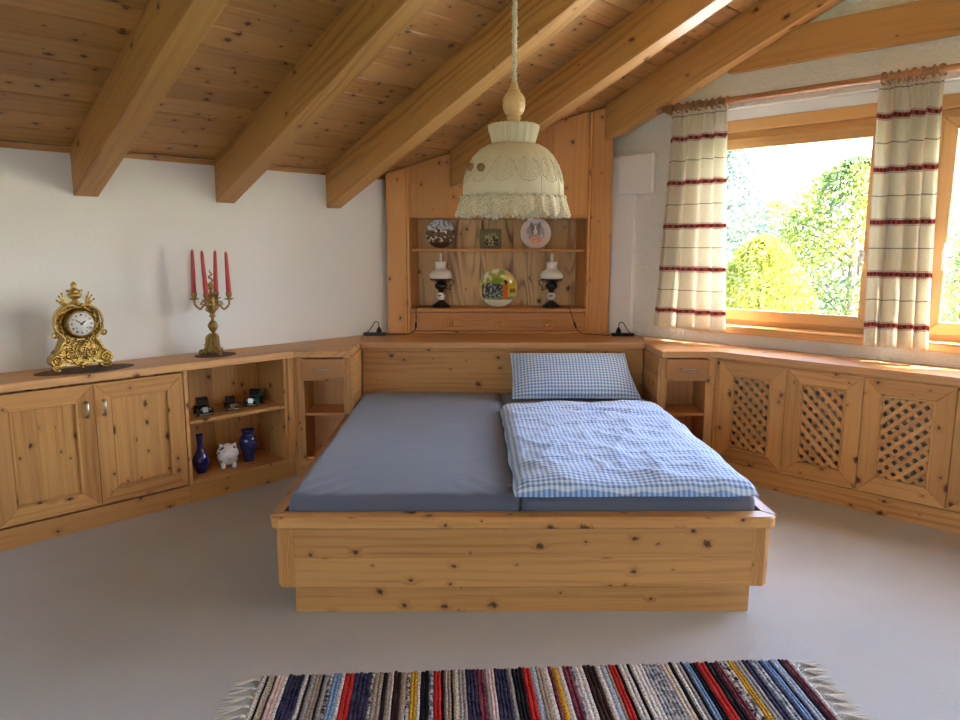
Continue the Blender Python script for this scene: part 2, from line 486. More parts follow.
# ------------------------------------------------------------------ room shell
RIDGE = 4.7; CEIL0 = 1.905; SL = 0.416
QF = 9.0; SB = -3.2; SR = 4.2851
def ceil_z(q): return CEIL0 + SL * q if q <= RIDGE else CEIL0 + SL * (2 * RIDGE - q)
fl = MB(); fl.box(SB, SR, 0, QF, -0.2, 0.0, frame(S(0, 0), shat, nhat, Vector((0, 0, -1))) @ Matrix.Diagonal((1, 1, -1, 1)))
o = fl.put('floor', 'carpet', kind='structure', smooth=False)
tag(o, 'light grey beige fitted carpet', 'floor', kind='structure')
o = box('wall_left', None, LF, SB, SR + 0.3, -0.2, CEIL0, -0.25, 0.0, 'plaster_smooth', bevel=0)
tag(o, 'low white plastered wall behind the clock and candelabra', 'wall', kind='structure')
# right (gable) wall as a plate with openings
def plate_with_holes(name, F, outline_fn, u0, u1, holes, w0, w1, mat, label):
    us = sorted({u0, u1, RIDGE} | {h[0] for h in holes} | {h[1] for h in holes})
    us = [u for u in us if u0 <= u <= u1]
    mb = MB()
    for a, b in zip(us[:-1], us[1:]):
        hs = sorted([h for h in holes if h[0] <= a + 1e-6 and h[1] >= b - 1e-6], key=lambda h: h[2])
        z = -0.2
        for h in hs:
            mb.prism([(a, z), (b, z), (b, h[2]), (a, h[2])], w0, w1, F); z = h[3]
        mb.prism([(a, z), (b, z), (b, outline_fn(b)), (a, outline_fn(a))], w0, w1, F)
    o = mb.put(name, mat, smooth=False, kind='structure')
    return tag(o, label, 'wall', kind='structure')
W1 = (1.80, 2.91, 0.905, 2.265); W2 = (3.105, 4.25, 0.905, 2.265); ADDED_DOOR = (5.2, 7.4, 0.02, 2.2)  # the door opening is out of view, placed to let in daylight
plate_with_holes('wall_right', RF, lambda q: ceil_z(q) + 0.02, -0.25, QF + 0.25, [W1, W2, ADDED_DOOR], -0.30, 0.0, 'plaster_rough', 'rough white plastered gable wall with the windows')
BK = frame(S(SB, 0), nhat, Zv, shat)
ADDED_BW = [(2.4, 3.4, 0.85, 2.2), (5.4, 6.7, 0.02, 2.2)]  # unseen openings added to light the bed front from behind the camera
# behind the camera: U runs along q, W points into the room
plate_with_holes('wall_back', BK, lambda q: ceil_z(q) + 0.02, -0.25, QF + 0.25, ADDED_BW, -0.30, 0.0, 'plaster_smooth', 'white wall behind the viewer with window openings added for daylight')
FR = frame(S(0, QF), shat, Zv, -nhat)
o = box('wall_side', None, FR, SB, SR, -0.2, ceil_z(QF), -0.25, 0.0, 'plaster_smooth', bevel=0)
tag(o, 'low white wall opposite the clock wall', 'wall', kind='structure')

# ceiling: slope with single boards below a dark deck
CFU = (nhat + Vector((0, 0, SL))).normalized(); CFW = shat.cross(CFU); CFW = -CFW if CFW.z > 0 else CFW   # W points down into the room
CF = frame(S(0, 0, CEIL0), CFU, shat if CFU.cross(shat).dot(CFW) > 0 else -shat, CFW)
sgn = 1 if CFU.cross(shat).dot(CFW) > 0 else -1
LEN = RIDGE * math.sqrt(1 + SL * SL)
def cbox(name, parent, l0, l1, s0, s1, w0, w1, mat, grain, bevel=0.003):
    a, b = (s0, s1) if sgn > 0 else (-s1, -s0)
    return box(name, parent, CF, l0, l1, a, b, w0, w1, mat, grain, bevel)
ceil = cbox('ceiling', None, -0.3, LEN, SB - 0.3, SR + 0.3, -0.20, -0.021, 'pine_ceiling', 'v', 0)
tag(ceil, 'sloping ceiling clad in knotty pine boards between rafters', 'ceiling', kind='structure')
PW = 0.1415; i = 0; l = 0.0
while l < LEN - 0.02:
    e = min(l + PW, LEN)
    cbox('plank', ceil, l + 0.0018, e - 0.0018, SB, SR - 0.001, -0.02, 0.0, 'pine_ceiling', 'v', 0.005)
    l = e
# opposite slope
CFU2 = (-nhat + Vector((0, 0, SL))).normalized(); W2_ = shat.cross(CFU2); W2_ = -W2_ if W2_.z > 0 else W2_
s2 = 1 if CFU2.cross(shat).dot(W2_) > 0 else -1
C2 = frame(S(0, QF, ceil_z(QF)), CFU2, shat * s2, W2_)
a, b2 = (SB - .3, SR + .3) if s2 > 0 else (-SR - .3, -SB + .3)
o = box('ceiling_right', None, C2, -0.3, (QF - RIDGE) * math.sqrt(1 + SL * SL) + 0.0, a, b2, -0.2, 0.0, 'pine_ceiling', 'v', 0)
tag(o, 'opposite pine slope of the roof', 'ceiling', kind='structure')
# cover strip along the left wall under the boards
o = box('trim_1', None, LF, SB, SR - 0.15, 1.874, 1.90, 0.0005, 0.014, 'pine_ceiling', 'u', 0.002, 'structure')
tag(o, 'thin pine strip where ceiling boards meet the white wall', 'trim', kind='structure')

# rafters: prism in the (q, z) plane, extruded along s; the two ending over the niche are cut along its face
YN = 5.155
def rafter(s0, s1, label, niche=False):
    qa = 0.002
    def q_at(s): return max(0.002, (s * S2 + 6.06 - 2 * YN) / S2) if niche else qa
    vs_ = []
    for s in (s0, s1):
        q0 = q_at(s)
        for q, z in ((q0, 1.66 + SL * q0), (RIDGE - .05, 1.66 + SL * (RIDGE - .05)), (RIDGE - .05, ceil_z(RIDGE - .05) - 0.001), (q0, ceil_z(q0) - 0.001)):
            vs_.append((q, z, s))
    M = frame(S(0, 0), nhat, Zv, shat)
    bm = bmesh.new(); V = [bm.verts.new(v) for v in vs_]
    for f in ((0, 1, 2, 3), (7, 6, 5, 4), (0, 4, 5, 1), (1, 5, 6, 2), (2, 6, 7, 3), (3, 7, 4, 0)): bm.faces.new([V[k] for k in f])
    bmesh.ops.recalc_face_normals(bm, faces=bm.faces)
    bmesh.ops.bevel(bm, geom=list(bm.edges), offset=0.004, segments=1, affect='EDGES')
    me = bpy.data.meshes.new('rafter'); bm.to_mesh(me); bm.free(); add_gc(me, math.atan(SL))
    o = put('rafter', me, 'pine_beam', None, M)
    return tag(o, label, 'rafter', 'ceiling rafters', 'structure')
rafter(0.325, 0.445, 'solid pine rafter left of the clock')
rafter(1.09, 1.21, 'solid pine rafter ending on the white wall above the clock')
rafter(1.855, 1.973, 'solid pine rafter ending on the white wall above the candelabra')
rafter(2.62, 2.735, 'solid pine rafter ending beside the corner display niche')
rafter(3.388, 3.503, 'pine rafter ending on the boards above the display niche', True)
rafter(4.15, 4.268, 'pine rafter running up along the gable wall', True)
# tie beam on the gable wall
o = box('trim_2', None, RF, 1.98, QF - 2.2, 2.468, 2.668, 0.0005, 0.045, 'pine_beam', 'u', 0.004, 'structure')
tag(o, 'horizontal pine beam on the gable wall above the curtain rod', 'beam', kind='structure')

# smooth pipe casing and cover box beside the niche
o = slab('wall_panel', None, RF, [(0.98, 0.787), (1.345, 0.787), (1.345, 2.03), (0.98, 2.03)], 0.0008, 0.042, 'white_paint', 'v', 0.003)
tag(o, 'smooth white wall casing between niche post and curtain', 'panel', kind='structure')
t = empty('cover_box', RF @ T(1.37, 1.9, 0.042)); tag(t, 'square white cover box high on the wall beside the curtain', 'cover box')
box('back_plate', t, RF, 1.245, 1.492, 1.782, 2.026, 0.0425, 0.05, 'white_paint', 'v', 0.002)
box('lid', t, RF, 1.236, 1.502, 1.772, 2.036, 0.0505, 0.078, 'white_paint', 'v', 0.006)

# ------------------------------------------------------------------ windows
def mitre(name, parent, F, u0, v0, u1, v1, b, w0, w1, mat, bevel=0.002, bv=None):
    bv = bv or b
    P = [[(u0, v0), (u1, v0), (u1 - b, v0 + bv), (u0 + b, v0 + bv)], [(u0, v1), (u0 + b, v1 - bv), (u1 - b, v1 - bv), (u1, v1)],
         [(u0, v0), (u0 + b, v0 + bv), (u0 + b, v1 - bv), (u0, v1)], [(u1, v0), (u1, v1), (u1 - b, v1 - bv), (u1 - b, v0 + bv)]]
    return [slab(nm, parent, F, p, w0, w1, mat, g, bevel) for nm, p, g in zip((name[0], name[0], name[1], name[1]), P, 'uuvv')]
def window(idx, F, h, wp, label, zt_board, handle=None, sash=0.07, fr=0.05, leaves=1, sill=True):
    u0, u1, v0, v1 = h
    t = empty('window_%d' % idx, F @ T((u0 + u1) / 2, v0, wp)); tag(t, label, 'window', kind='structure')
    e = 0.001
    vt = v1 - zt_board
    if zt_board > 0:
        box('head_casing', t, F, u0 + e, u1 - e, v1 - 0.062, v1 - e, wp - 0.05, wp + 0.055, 'white_paint', 'u', 0.003)
        box('head_board', t, F, u0 + e, u1 - e, vt + e, v1 - 0.063, wp - 0.05, wp + 0.055, 'larch_window', 'u', 0.004)
    mitre(('frame_rail', 'frame_stile'), t, F, u0 + e, v0 + e, u1 - e, vt - e, fr, wp - 0.05, wp + 0.02, 'larch_window', 0.003)
    w = (u1 - u0 - 2 * fr) / leaves
    for k in range(leaves):
        a, c = u0 + fr + k * w - 0.012, u0 + fr + (k + 1) * w + 0.012
        if k: a += 0.014
        if k < leaves - 1: c -= 0.012
        p = mitre(('sash_rail', 'sash_stile'), t, F, a, v0 + fr - 0.012, c, vt - fr + 0.012, sash, wp + 0.0205, wp + 0.045, 'larch_window', 0.004)
        box('pane', t, F, a + sash - 0.004, c - sash + 0.004, v0 + fr + sash - 0.016, vt - fr - sash + 0.016, wp - 0.004, wp + 0.004, 'pane_glass', 'u', 0)
    if handle:
        hu, hv = handle
        mb = MB(); mb.box(hu - 0.014, hu + 0.014, hv - 0.035, hv + 0.035, wp + 0.0455, wp + 0.053, F)
        hb = mb.put('handle_plate', 'white_paint', t, smooth=False)
        mb = MB(); mb.tube([F @ Vector(p) for p in ((hu, hv + 0.01, wp + 0.053), (hu, hv + 0.01, wp + 0.085), (hu, hv - 0.005, wp + 0.092), (hu, hv - 0.11, wp + 0.092))], [0.008, 0.008, 0.009, 0.008], 8)
        mb.put('lever', 'white_paint', hb)
    if sill:
        box('window_sill', t, F, u0 - 0.03 if u0 > 3 else u0 - 0.03, u1 + 0.03, v0 - 0.042, v0 - 0.0005, 0.0008, 0.045, 'larch_window', 'u', 0.006)
        box('inner_sill', t, F, u0 + e, u1 - e, v0 + 0.0003, v0 + 0.006, wp + 0.022, 0.044, 'larch_window', 'u', 0.001)
    return t
WP = -0.12
window(1, RF, W1, WP, 'pine framed window looking out on trees, between the two curtains', 0.135, (2.80, 1.36))
window(2, RF, W2, WP, 'pine framed window beyond the curtain on the right of the sill', 0.135, (3.215, 1.40))
window(3, RF, ADDED_DOOR, WP, 'unseen glazed balcony door placed to let in daylight further along the gable wall', 0.0, None, 0.1, 0.06, 2, False)
window(4, BK, ADDED_BW[0], WP, 'unseen window added for daylight in the wall behind the viewer', 0.0, None, 0.08, 0.06, 2, False)
window(5, BK, ADDED_BW[1], WP, 'unseen glazed doors added for daylight in the wall behind the viewer', 0.0, None, 0.1, 0.06, 2, False)
def portal(F, h, w):
    L = bpy.data.lights.new('window_portal', 'AREA'); L.shape = 'RECTANGLE'; L.size = h[1] - h[0]; L.size_y = h[3] - h[2]
    L.cycles.is_portal = True
    o = bpy.data.objects.new('window_portal', L); COL.objects.link(o)
    o.matrix_basis = F @ T((h[0] + h[1]) / 2, (h[2] + h[3]) / 2, w) @ RX(math.pi)
for F_, h_ in ((RF, W1), (RF, W2), (RF, ADDED_DOOR), (BK, ADDED_BW[0]), (BK, ADDED_BW[1])): portal(F_, h_, -0.34)

# ------------------------------------------------------------------ fitted furniture
ZT0, ZT1 = 0.746, 0.786          # worktop underside / top
QC, QD, QW = 0.325, 0.345, 0.3545   # carcass, door face, worktop front
# worktop: three boards meeting in mitres
def xy(s, q): v = S(s, q); return (v.x, v.y)
wt = empty('worktop', T(0, 4.9, ZT0)); tag(wt, 'continuous pine worktop running from the left wall round the bed head to the windows', 'worktop')
nx, ny = 1.279, 4.281
LEFT = [xy(0.30, 0.003), xy(0.30, QW), (-nx, ny), (-0.944, ny), (-0.938, 4.665), (-1.0, 5.055)]
def horiz(name, parent, poly, z0, z1, mat, ang, bevel=0.004): return slab(name, parent, HF, poly, z0, z1, mat, ang, bevel)
horiz('board', wt, LEFT, ZT0, ZT1, 'pine_worktop', math.pi / 4)
RIGHT = [(-x, y) for x, y in LEFT[2:]] 
RIGHT = [(nx, ny), (0.944, ny), (0.938, 4.665), (1.0, 5.055)]
def rxy(q, w): v = RF @ Vector((q, 0, w)); return (v.x, v.y)
horiz('board', wt, RIGHT + [rxy(4.3, 0.003), rxy(4.3, QW)], ZT0, ZT1, 'pine_worktop', -math.pi / 4)
horiz('board', wt, [(-0.937, 4.666), (0.937, 4.666), (0.998, 5.055), (0.66, 5.392), (-0.66, 5.392), (-0.998, 5.055)], ZT0, ZT1, 'pine_worktop', 0.0)

def handle_bar(parent, F, u0, v0, u1, v1, w):
    mb = MB(); d = 0.026
    pts = [(u0, v0, w), (u0, v0, w + d * .8), (u0 + (u1 - u0) * .1, v0 + (v1 - v0) * .1, w + d), (u1 - (u1 - u0) * .1, v1 - (v1 - v0) * .1, w + d), (u1, v1, w + d * .8), (u1, v1, w)]
    mb.tube([F @ Vector(p) for p in pts], 0.0068, 8)
    return mb.put('handle', 'steel', parent)

def panel_door(parent, F, u0, u1, v0, v1, w0, hu):
    d = empty('door', F @ T(u0, v0, w0)); d.parent = parent; d.matrix_basis = WM[parent.name].inverted() @ (F @ T(u0, v0, w0))
    b = 0.082
    mitre(('rail', 'stile'), d, F, u0, v0, u1, v1, b, w0, w0 + 0.02, 'pine', 0.0025)
    # raised inner lip
    mitre(('bead', 'bead'), d, F, u0 + b - 0.006, v0 + b - 0.006, u1 - b + 0.006, v1 - b + 0.006, 0.012, w0 + 0.006, w0 + 0.0235, 'pine', 0.003)
    # field of glued boards
    ws = [0.07, 0.055, 0.08, 0.05, 0.06]; tot = u1 - u0 - 2 * b - 0.012; k = tot / sum(ws); u = u0 + b + 0.006
    for w_ in ws:
        box('panel_board', d, F, u + 0.0001, u + w_ * k - 0.0001, v0 + b + 0.006, v1 - b - 0.006, w0 + 0.002, w0 + 0.010, 'pine', 'v', 0.0002); u += w_ * k
    handle_bar(d, F, hu, 0.575, hu, 0.648, w0 + 0.02)
    return d
# left cupboard with two panelled doors
t = empty('cupboard', S(0.3, 0.17).to_4d() and (LF @ T(0.9, 0, 0.17))); tag(t, 'pine cupboard with two panelled doors below the brass clock', 'cupboard')
box('side_panel', t, LF, 0.302, 0.322, 0.0, ZT0 - 0.001, 0.002, QC, 'pine', 'v')
box('side_panel', t, LF, 1.432, 1.4515, 0.0, ZT0 - 0.001, 0.002, QC, 'pine', 'v')
box('back_panel', t, LF, 0.323, 1.431, 0.001, ZT0 - 0.001, 0.002, 0.012, 'pine_back', 'v')
box('cabinet_floor', t, LF, 0.323, 1.431, 0.1, 0.118, 0.013, QC - 0.001, 'pine', 'u')
box('plinth', t, LF, 0.302, 1.4515, 0.0, 0.098, QC + 0.0005, QC + 0.0125, 'pine', 'u')
box('filler', t, LF, 0.302, 0.556, 0.1, 0.744, QC + 0.0005, QD, 'pine', 'v')
panel_door(t, LF, 0.560, 1.0022, 0.111, 0.735, QC + 0.0005, 0.965)
panel_door(t, LF, 1.0045, 1.4475, 0.111, 0.735, QC + 0.0005, 1.045)
# open shelf unit
t = empty('open_shelf_unit', LF @ T(1.78, 0, 0.17)); tag(t, 'open pine shelf unit with one shelf below the candelabra', 'shelf unit')
box('side_panel', t, LF, 1.4525, 1.4725, 0.1015, ZT0 - 0.001, 0.002, QD, 'pine', 'v')
box('side_panel', t, LF, 2.060, 2.080, 0.0, ZT0 - 0.001, 0.002, QD - 0.012, 'pine', 'v')
for k in range(4):
    a = 1.4735 + k * 0.1464
    box('back_board', t, LF, a, a + 0.1459, 0.105, ZT0 - 0.001, 0.002, 0.012, 'pine', 'v', 0.001)
box('bottom_board', t, LF, 1.4735, 2.059, 0.1015, 0.1215, 0.0125, QD, 'pine', 'u', 0.003)
box('shelf', t, LF, 1.4735, 2.059, 0.4375, 0.4605, 0.0125, QD - 0.012, 'pine', 'u', 0.003)
box('plinth', t, LF, 1.4525, 2.121, 0.0, 0.1005, QC + 0.0005, QC + 0.0125, 'pine', 'u')
box('front_post', t, LF, 2.081, 2.1225, 0.1015, ZT0 - 0.001, QC - 0.03, QD, 'pine', 'v', 0.004)

# bedside units
def bedside(sx, label):
    F = BF
    t = empty('bedside_cabinet', T(sx * 1.11, 4.45, 0)); tag(t, label, 'bedside cabinet', 'bedside cabinets')
    yf = -4.295
    xi, xo = 0.944, 1.272
    def bx(name, x0, x1, z0, z1, y0, y1, mat, g, par=t, bev=0.002):
        a, b = (x0, x1) if sx > 0 else (-x1, -x0)
        return box(name, par, F, a, b, z0, z1, -y1, -y0, mat, g, bev)
    bx('stile', xi + 0.002, 0.988, 0.10, ZT0 - .001, 4.295, 4.315, 'pine', 'v')
    bx('stile', 1.226, 1.276, 0.10, ZT0 - .001, 4.295, 4.315, 'pine', 'v')
    bx('plinth', xi + 0.002, 1.282, 0.0, 0.099, 4.300, 4.316, 'pine', 'u')
    # inner cheek of stacked boards facing the bed
    nb = 6
    for k in range(nb):
        z0 = 0.003 + k * (ZT0 - 0.004) / nb
        a, b = (xi - 0.014, xi) if sx > 0 else (-xi, -xi + 0.014)
        box('cheek_board', t, F, a, b, z0, z0 + (ZT0 - 0.004) / nb - 0.0006, -4.662, -4.293, 'pine', 'w', 0.001)
    slab('corner_fillet', t, HF, [(sx * x, y) for x, y in ((1.2855, 4.2885), (1.2768, 4.2885), (1.2768, 4.335), (1.331, 4.335))], 0.0, ZT0 - .001, 'pine', 'w', 0.001)
    bx('inner_side', 0.972, 0.986, 0.10, 0.60, 4.316, 4.55, 'pine_shelf', 'v')
    bx('outer_side', 1.228, 1.242, 0.10, 0.60, 4.316, 4.55, 'pine_shelf', 'v')
    bx('back_panel', 0.972, 1.242, 0.10, 0.60, 4.551, 4.563, 'pine_shelf', 'v')
    bx('bottom_board', 0.987, 1.227, 0.101, 0.119, 4.317, 4.55, 'pine_shelf', 'u')
    bx('shelf', 0.987, 1.227, 0.380, 0.398, 4.306, 4.55, 'pine_shelf', 'u')
    bx('rail', 0.989, 1.225, 0.600, 0.612, 4.297, 4.55, 'pine', 'u')
    dr = bx('drawer', 0.975, 1.236, 0.616, 0.738, 4.272, 4.2945, 'beech', 'u', bev=0.004)
    c = sx * 1.105
    mb = MB(); pts = [(c - 0.048, 0.677, 0), (c - 0.048, 0.677, 0.018), (c - 0.04, 0.677, 0.022), (c + 0.04, 0.677, 0.022), (c + 0.048, 0.677, 0.018), (c + 0.048, 0.677, 0)]
    mb.tube([(p[0], 4.272 - p[2], p[1]) for p in pts], 0.005, 8)
    mb.put('handle', 'steel', dr)
bedside(-1, 'narrow pine bedside cabinet with drawer between bed and open shelf unit')
bedside(1, 'narrow pine bedside cabinet with drawer between bed and lattice doors')

# headboard
t = empty('headboard', T(0, 4.69, 0)); tag(t, 'wide knotty pine headboard panel below the ledge behind the bed', 'headboard')
zs = [0.02, 0.22, 0.42, 0.58, 0.726]
for z0, z1 in zip(zs[:-1], zs[1:]):
    box('board', t, BF, -0.9285, 0.9285, z0, z1 - 0.0006, -4.70, -4.68, 'pine', 'u', 0.001)
box('moulding', t, BF, -0.9285, 0.9285, 0.727, ZT0 - 0.001, -4.70, -4.672, 'pine', 'u', 0.004)

# lattice cupboards under the windows
def lattice_door(parent, F, u0, u1, v0, v1, w0, flip):
    d = empty('door'); M_ = F @ T(u0, v0, w0); d.parent = parent; d.matrix_basis = WM[parent.name].inverted() @ M_; WM[d.name] = M_
    b = 0.085
    mitre(('rail', 'stile'), d, F, u0, v0, u1, v1, b, w0, w0 + 0.02, 'pine', 0.0025)
    mitre(('bead', 'bead'), d, F, u0 + b - 0.004, v0 + b - 0.004, u1 - b + 0.004, v1 - b + 0.004, 0.013, w0 + 0.004, w0 + 0.024, 'pine', 0.003)
    a0, a1, c0, c1 = u0 + b + 0.006, u1 - b - 0.006, v0 + b + 0.006, v1 - b - 0.006
    W, H = a1 - a0, c1 - c0
    pitch, sw = 0.0625, 0.0238     # along the edge, and slat width across
    def clip(poly, ax, lim, keep_less):
        out = []
        for i in range(len(poly)):
            p, q = poly[i], poly[(i + 1) % len(poly)]
            ip = (p[ax] <= lim) == keep_less or p[ax] == lim; iq = (q[ax] <= lim) == keep_less or q[ax] == lim
            if ip: out.append(p)
            if ip != iq:
                tt = (lim - p[ax]) / (q[ax] - p[ax]); out.append(tuple(p[k] + (q[k] - p[k]) * tt for k in (0, 1)))
        return out
    for layer, sg in ((0, 1), (1, -1)):
        g = sg if not flip else -sg
        lo = -H if g > 0 else 0.0
        hi = W if g > 0 else W + H
        k = lo + 0.02
        while k < hi:
            # centre line: u - g*v = k
            dx = sw / 2 * S2
            if g > 0: poly = [(k - dx, 0), (k + dx, 0), (k + dx + H, H), (k - dx + H, H)]
            else: poly = [(k - dx, 0), (k + dx, 0), (k + dx - H, H), (k - dx - H, H)]
            for ax, lim, less in ((0, 0.0, False), (0, W, True)):
                if poly: poly = clip(poly, ax, lim, less)
            pp = []
            for p in poly:
                if not pp or (abs(p[0] - pp[-1][0]) + abs(p[1] - pp[-1][1])) > 1e-5: pp.append(p)
            if len(pp) > 2 and (abs(pp[0][0] - pp[-1][0]) + abs(pp[0][1] - pp[-1][1])) < 1e-5: pp.pop()
            if len(pp) >= 3:
                ar = abs(sum(pp[i][0] * pp[(i + 1) % len(pp)][1] - pp[(i + 1) % len(pp)][0] * pp[i][1] for i in range(len(pp)))) / 2
                if ar > 2e-4:
                    slab('slat', d, F @ T(a0, c0, w0 + 0.004 + 0.0062 * layer), pp, 0, 0.006, 'pine', (math.pi / 4) * g, 0.0008)
            k += pitch
    return d
UN = [(2.1815, 2.5830, False), (2.5850, 2.9880, False), (2.9900, 3.4080, True), (3.4105, 3.829, True)]
t = empty('lattice_cupboard', RF @ T(2.6, 0, 0.17)); tag(t, 'pine radiator cupboard with four lattice doors under the windows', 'cupboard')
box('side_panel', t, RF, 2.1635, 2.18, 0.10, ZT0 - 0.001, QC - 0.03, QD - 0.004, 'pine', 'v')
box('side_panel', t, RF, 3.832, 3.85, 0.0, ZT0 - 0.001, 0.002, QD - 0.002, 'pine', 'v')
box('side_panel', t, RF, 1.92, 1.938, 0.0, ZT0 - 0.001, 0.002, 0.17, 'pine', 'v')
box('plinth', t, RF, 2.168, 4.3, 0.0, 0.109, QC + 0.0005, QC + 0.0125, 'pine', 'u')
box('top_rail', t, RF, 2.181, 3.831, 0.736, ZT0 - 0.001, QC - 0.02, QC + 0.0125, 'pine', 'u')
for a in (2.583, 2.988, 3.408): box('divider', t, RF, a - 0.009, a + 0.011, 0.11, 0.735, 0.12, QC - 0.0005, 'pine', 'v')
box('filler', t, RF, 3.851, 4.3, 0.11, ZT0 - 0.001, QC + 0.0005, QD, 'pine', 'v')
for a, b, fl_ in UN: lattice_door(t, RF, a, b, 0.114, 0.737, QC + 0.0005, fl_)
t = empty('radiator', RF @ T(2.9, 0.15, 0.06)); tag(t, 'white panel radiator behind the lattice doors', 'radiator')
box('panel', t, RF, 2.2, 3.7, 0.16, 0.62, 0.04, 0.06, 'radiator_white', 'v', 0.003)
for k in range(24): box('rib', t, RF, 2.22 + k * 0.062, 2.25 + k * 0.062, 0.18, 0.60, 0.0605, 0.068, 'radiator_white', 'v', 0.003)
for a in (2.4, 3.5): box('bracket', t, RF, a, a + 0.04, 0.2, 0.58, 0.002, 0.0395, 'radiator_white', 'v', 0.002)

# ------------------------------------------------------------------ corner display niche
t = empty('display_niche', T(0, 5.2, ZT1)); tag(t, 'tall pine corner display niche with shelves standing on the ledge behind the bed', 'display shelf')
ZB = ZT1 + 0.0006
def cz(x, y): return CEIL0 + SL * (6.06 + x - y) / S2 - 0.004
def post(x0, x1, y0, y1):
    slab('post', t, BF, [(x0, ZB), (x1, ZB), (x1, cz(x1, y1)), (x0, cz(x0, y1))], -y1, -y0, 'pine_post', 'v', 0.006)
post(-0.812, -0.668, 5.165, 5.20); post(0.632, 0.782, 5.165, 5.20)
for a, b in ((-0.667, -0.650), (0.614, 0.631)):
    slab('edge_strip', t, BF, [(a, ZB), (b, ZB), (b, cz(b, 5.21)), (a, cz(a, 5.21))], -5.21, -5.158, 'pine_post', 'v', 0.003)
xs = [-0.649, -0.40, -0.15, 0.11, 0.37, 0.613]
for a, b in zip(xs[:-1], xs[1:]):
    slab('panel_board', t, BF, [(a + .0005, 1.625), (b - .0005, 1.625), (b - .0005, cz(b, 5.19)), (a + .0005, cz(a, 5.19))], -5.19, -5.170, 'pine_post', 'v', 0.0015)
box('top_rail', t, BF, -0.649, 0.613, 1.608, 1.6245, -5.40, -5.163, 'pine_shelf', 'u', 0.003)
box('shelf', t, BF, -0.634, 0.598, 1.374, 1.394, -5.385, -5.175, 'pine_shelf', 'u', 0.004)
box('bottom_shelf', t, BF, -0.649, 0.613, 0.942, 0.970, -5.40, -5.150, 'pine_shelf', 'u', 0.006)
for sx, x0, x1 in ((1, -0.648, -0.606), (-1, 0.612, 0.570)):      # splayed cheeks
    for z0, z1 in ((0.971, 1.6075),):
        slab('cheek', t, HF, [(x0, 5.212), (x1, 5.398), (x1 - sx * 0.012, 5.398), (x0 - sx * 0.001, 5.212)] if True else [], z0, z1, 'pine_shelf', 'w', 0.001)
nb = 5
for k in range(nb):
    a = -0.618 + k * (1.2 / nb)
    box('back_board', t, BF, a + 0.0006, a + 1.2 / nb - 0.0006, 0.971, 1.6075, -5.412, -5.400, 'pine_back', 'v', 0.002)
box('base_moulding', t, BF, -0.649, 0.613, ZB, 0.806, -5.40, -5.146, 'pine_shelf', 'u', 0.004)
dr = box('drawer_front', t, BF, -0.646, 0.610, 0.809, 0.939, -5.18, -5.160, 'pine_shelf', 'u', 0.003)
# carved long cartouche with three rosette knobs
top = []
for k in range(81):
    x = -0.43 + k * (0.84 / 80)
    c = min(abs(x + 0.366), abs(x + 0.018), abs(x - 0.337))
    h = 0.018 + 0.020 * math.exp(-(c / 0.055) ** 2)
    e = min((x + 0.43) / 0.03, (0.41 - x) / 0.03, 1.0); h *= math.sqrt(max(0.0, 1 - (1 - e) ** 2)) if e < 1 else 1
    top.append((x, h))
mb = MB()
zc = 0.862
for k in range(80):
    (xa, ha), (xb, hb) = top[k], top[k + 1]
    for sg in (1, -1):
        mb.tube([(xa, 5.158, zc + sg * ha), (xb, 5.158, zc + sg * hb)], 0.0045, 6)
mb.put('carved_border', 'pine_post', dr)
for kx in (-0.366, -0.018, 0.337):
    mb = MB(); Mk = T(kx, 5.160, zc) @ RX(math.pi / 2)
    mb.lathe([(0.012, 0.0), (0.010, 0.012), (0.012, 0.016), (0.014, 0.022), (0.0, 0.026)], 16, Mk)
    for p in range(7):
        a = 2 * math.pi * p / 7
        mb.ball((0.021 * math.cos(a), 0.021 * math.sin(a), 0.016), (0.0105, 0.0105, 0.006), Mk, 8, 6)
    mb.put('rosette_knob', 'pine_post', dr)

# ------------------------------------------------------------------ bed
BX = -0.006
BH = HF @ T(BX, 0, 0)
bed = empty('bed', T(BX, 3.5, 0)); tag(bed, 'wide knotty pine double bed frame on a recessed plinth', 'bed')
ch = 0.028
slab('rim_board', bed, BH, [(-0.962 + ch, 2.565), (0.962 - ch, 2.565), (0.962, 2.565 + ch), (0.918, 2.642), (-0.918, 2.642), (-0.962, 2.565 + ch)], 0.357, 0.403, 'pine', 'u', 0.007)
for sx in (-1, 1):
    slab('rim_board', bed, BH, [(sx * 0.962, 2.5945), (sx * 0.962, 4.268), (sx * 0.921, 4.268), (sx * 0.921, 2.6435), (sx * 0.9193, 2.6435)], 0.357, 0.403, 'pine', 'v', 0.006)
    # fluted corner post
    pts = [(0.880, 2.66), (0.880, 2.590)]
    for g in range(4):
        c = 0.888 + g * 0.0098
        for k in range(5):
            a = math.pi * k / 4
            pts.append((c - 0.0036 * math.cos(a), 2.590 + 0.0042 * math.sin(a)))
    pts += [(0.925, 2.590), (0.946, 2.611), (0.946, 2.66)]
    slab('corner_post', bed, BH, [(sx * x, y) for x, y in pts], 0.115, 0.3565, 'pine', 'w', 0)
    slab('side_rail', bed, BH, [(sx * 0.946, 2.661), (sx * 0.946, 4.268), (sx * 0.924, 4.268), (sx * 0.924, 2.661)], 0.115, 0.3565, 'pine', 'v', 0.003)
    slab('plinth_side', bed, BH, [(sx * 0.884, 2.635), (sx * 0.884, 4.268), (sx * 0.862, 4.268), (sx * 0.862, 2.635)], 0.0, 0.1145, 'pine', 'v', 0.002)
for z0, z1 in ((0.1155, 0.235), (0.2355, 0.3565)):
    box('footboard', bed, BF @ T(BX, 0, 0), -0.8795, 0.8795, z0, z1, -2.615, -2.591, 'pine', 'u', 0.0012)
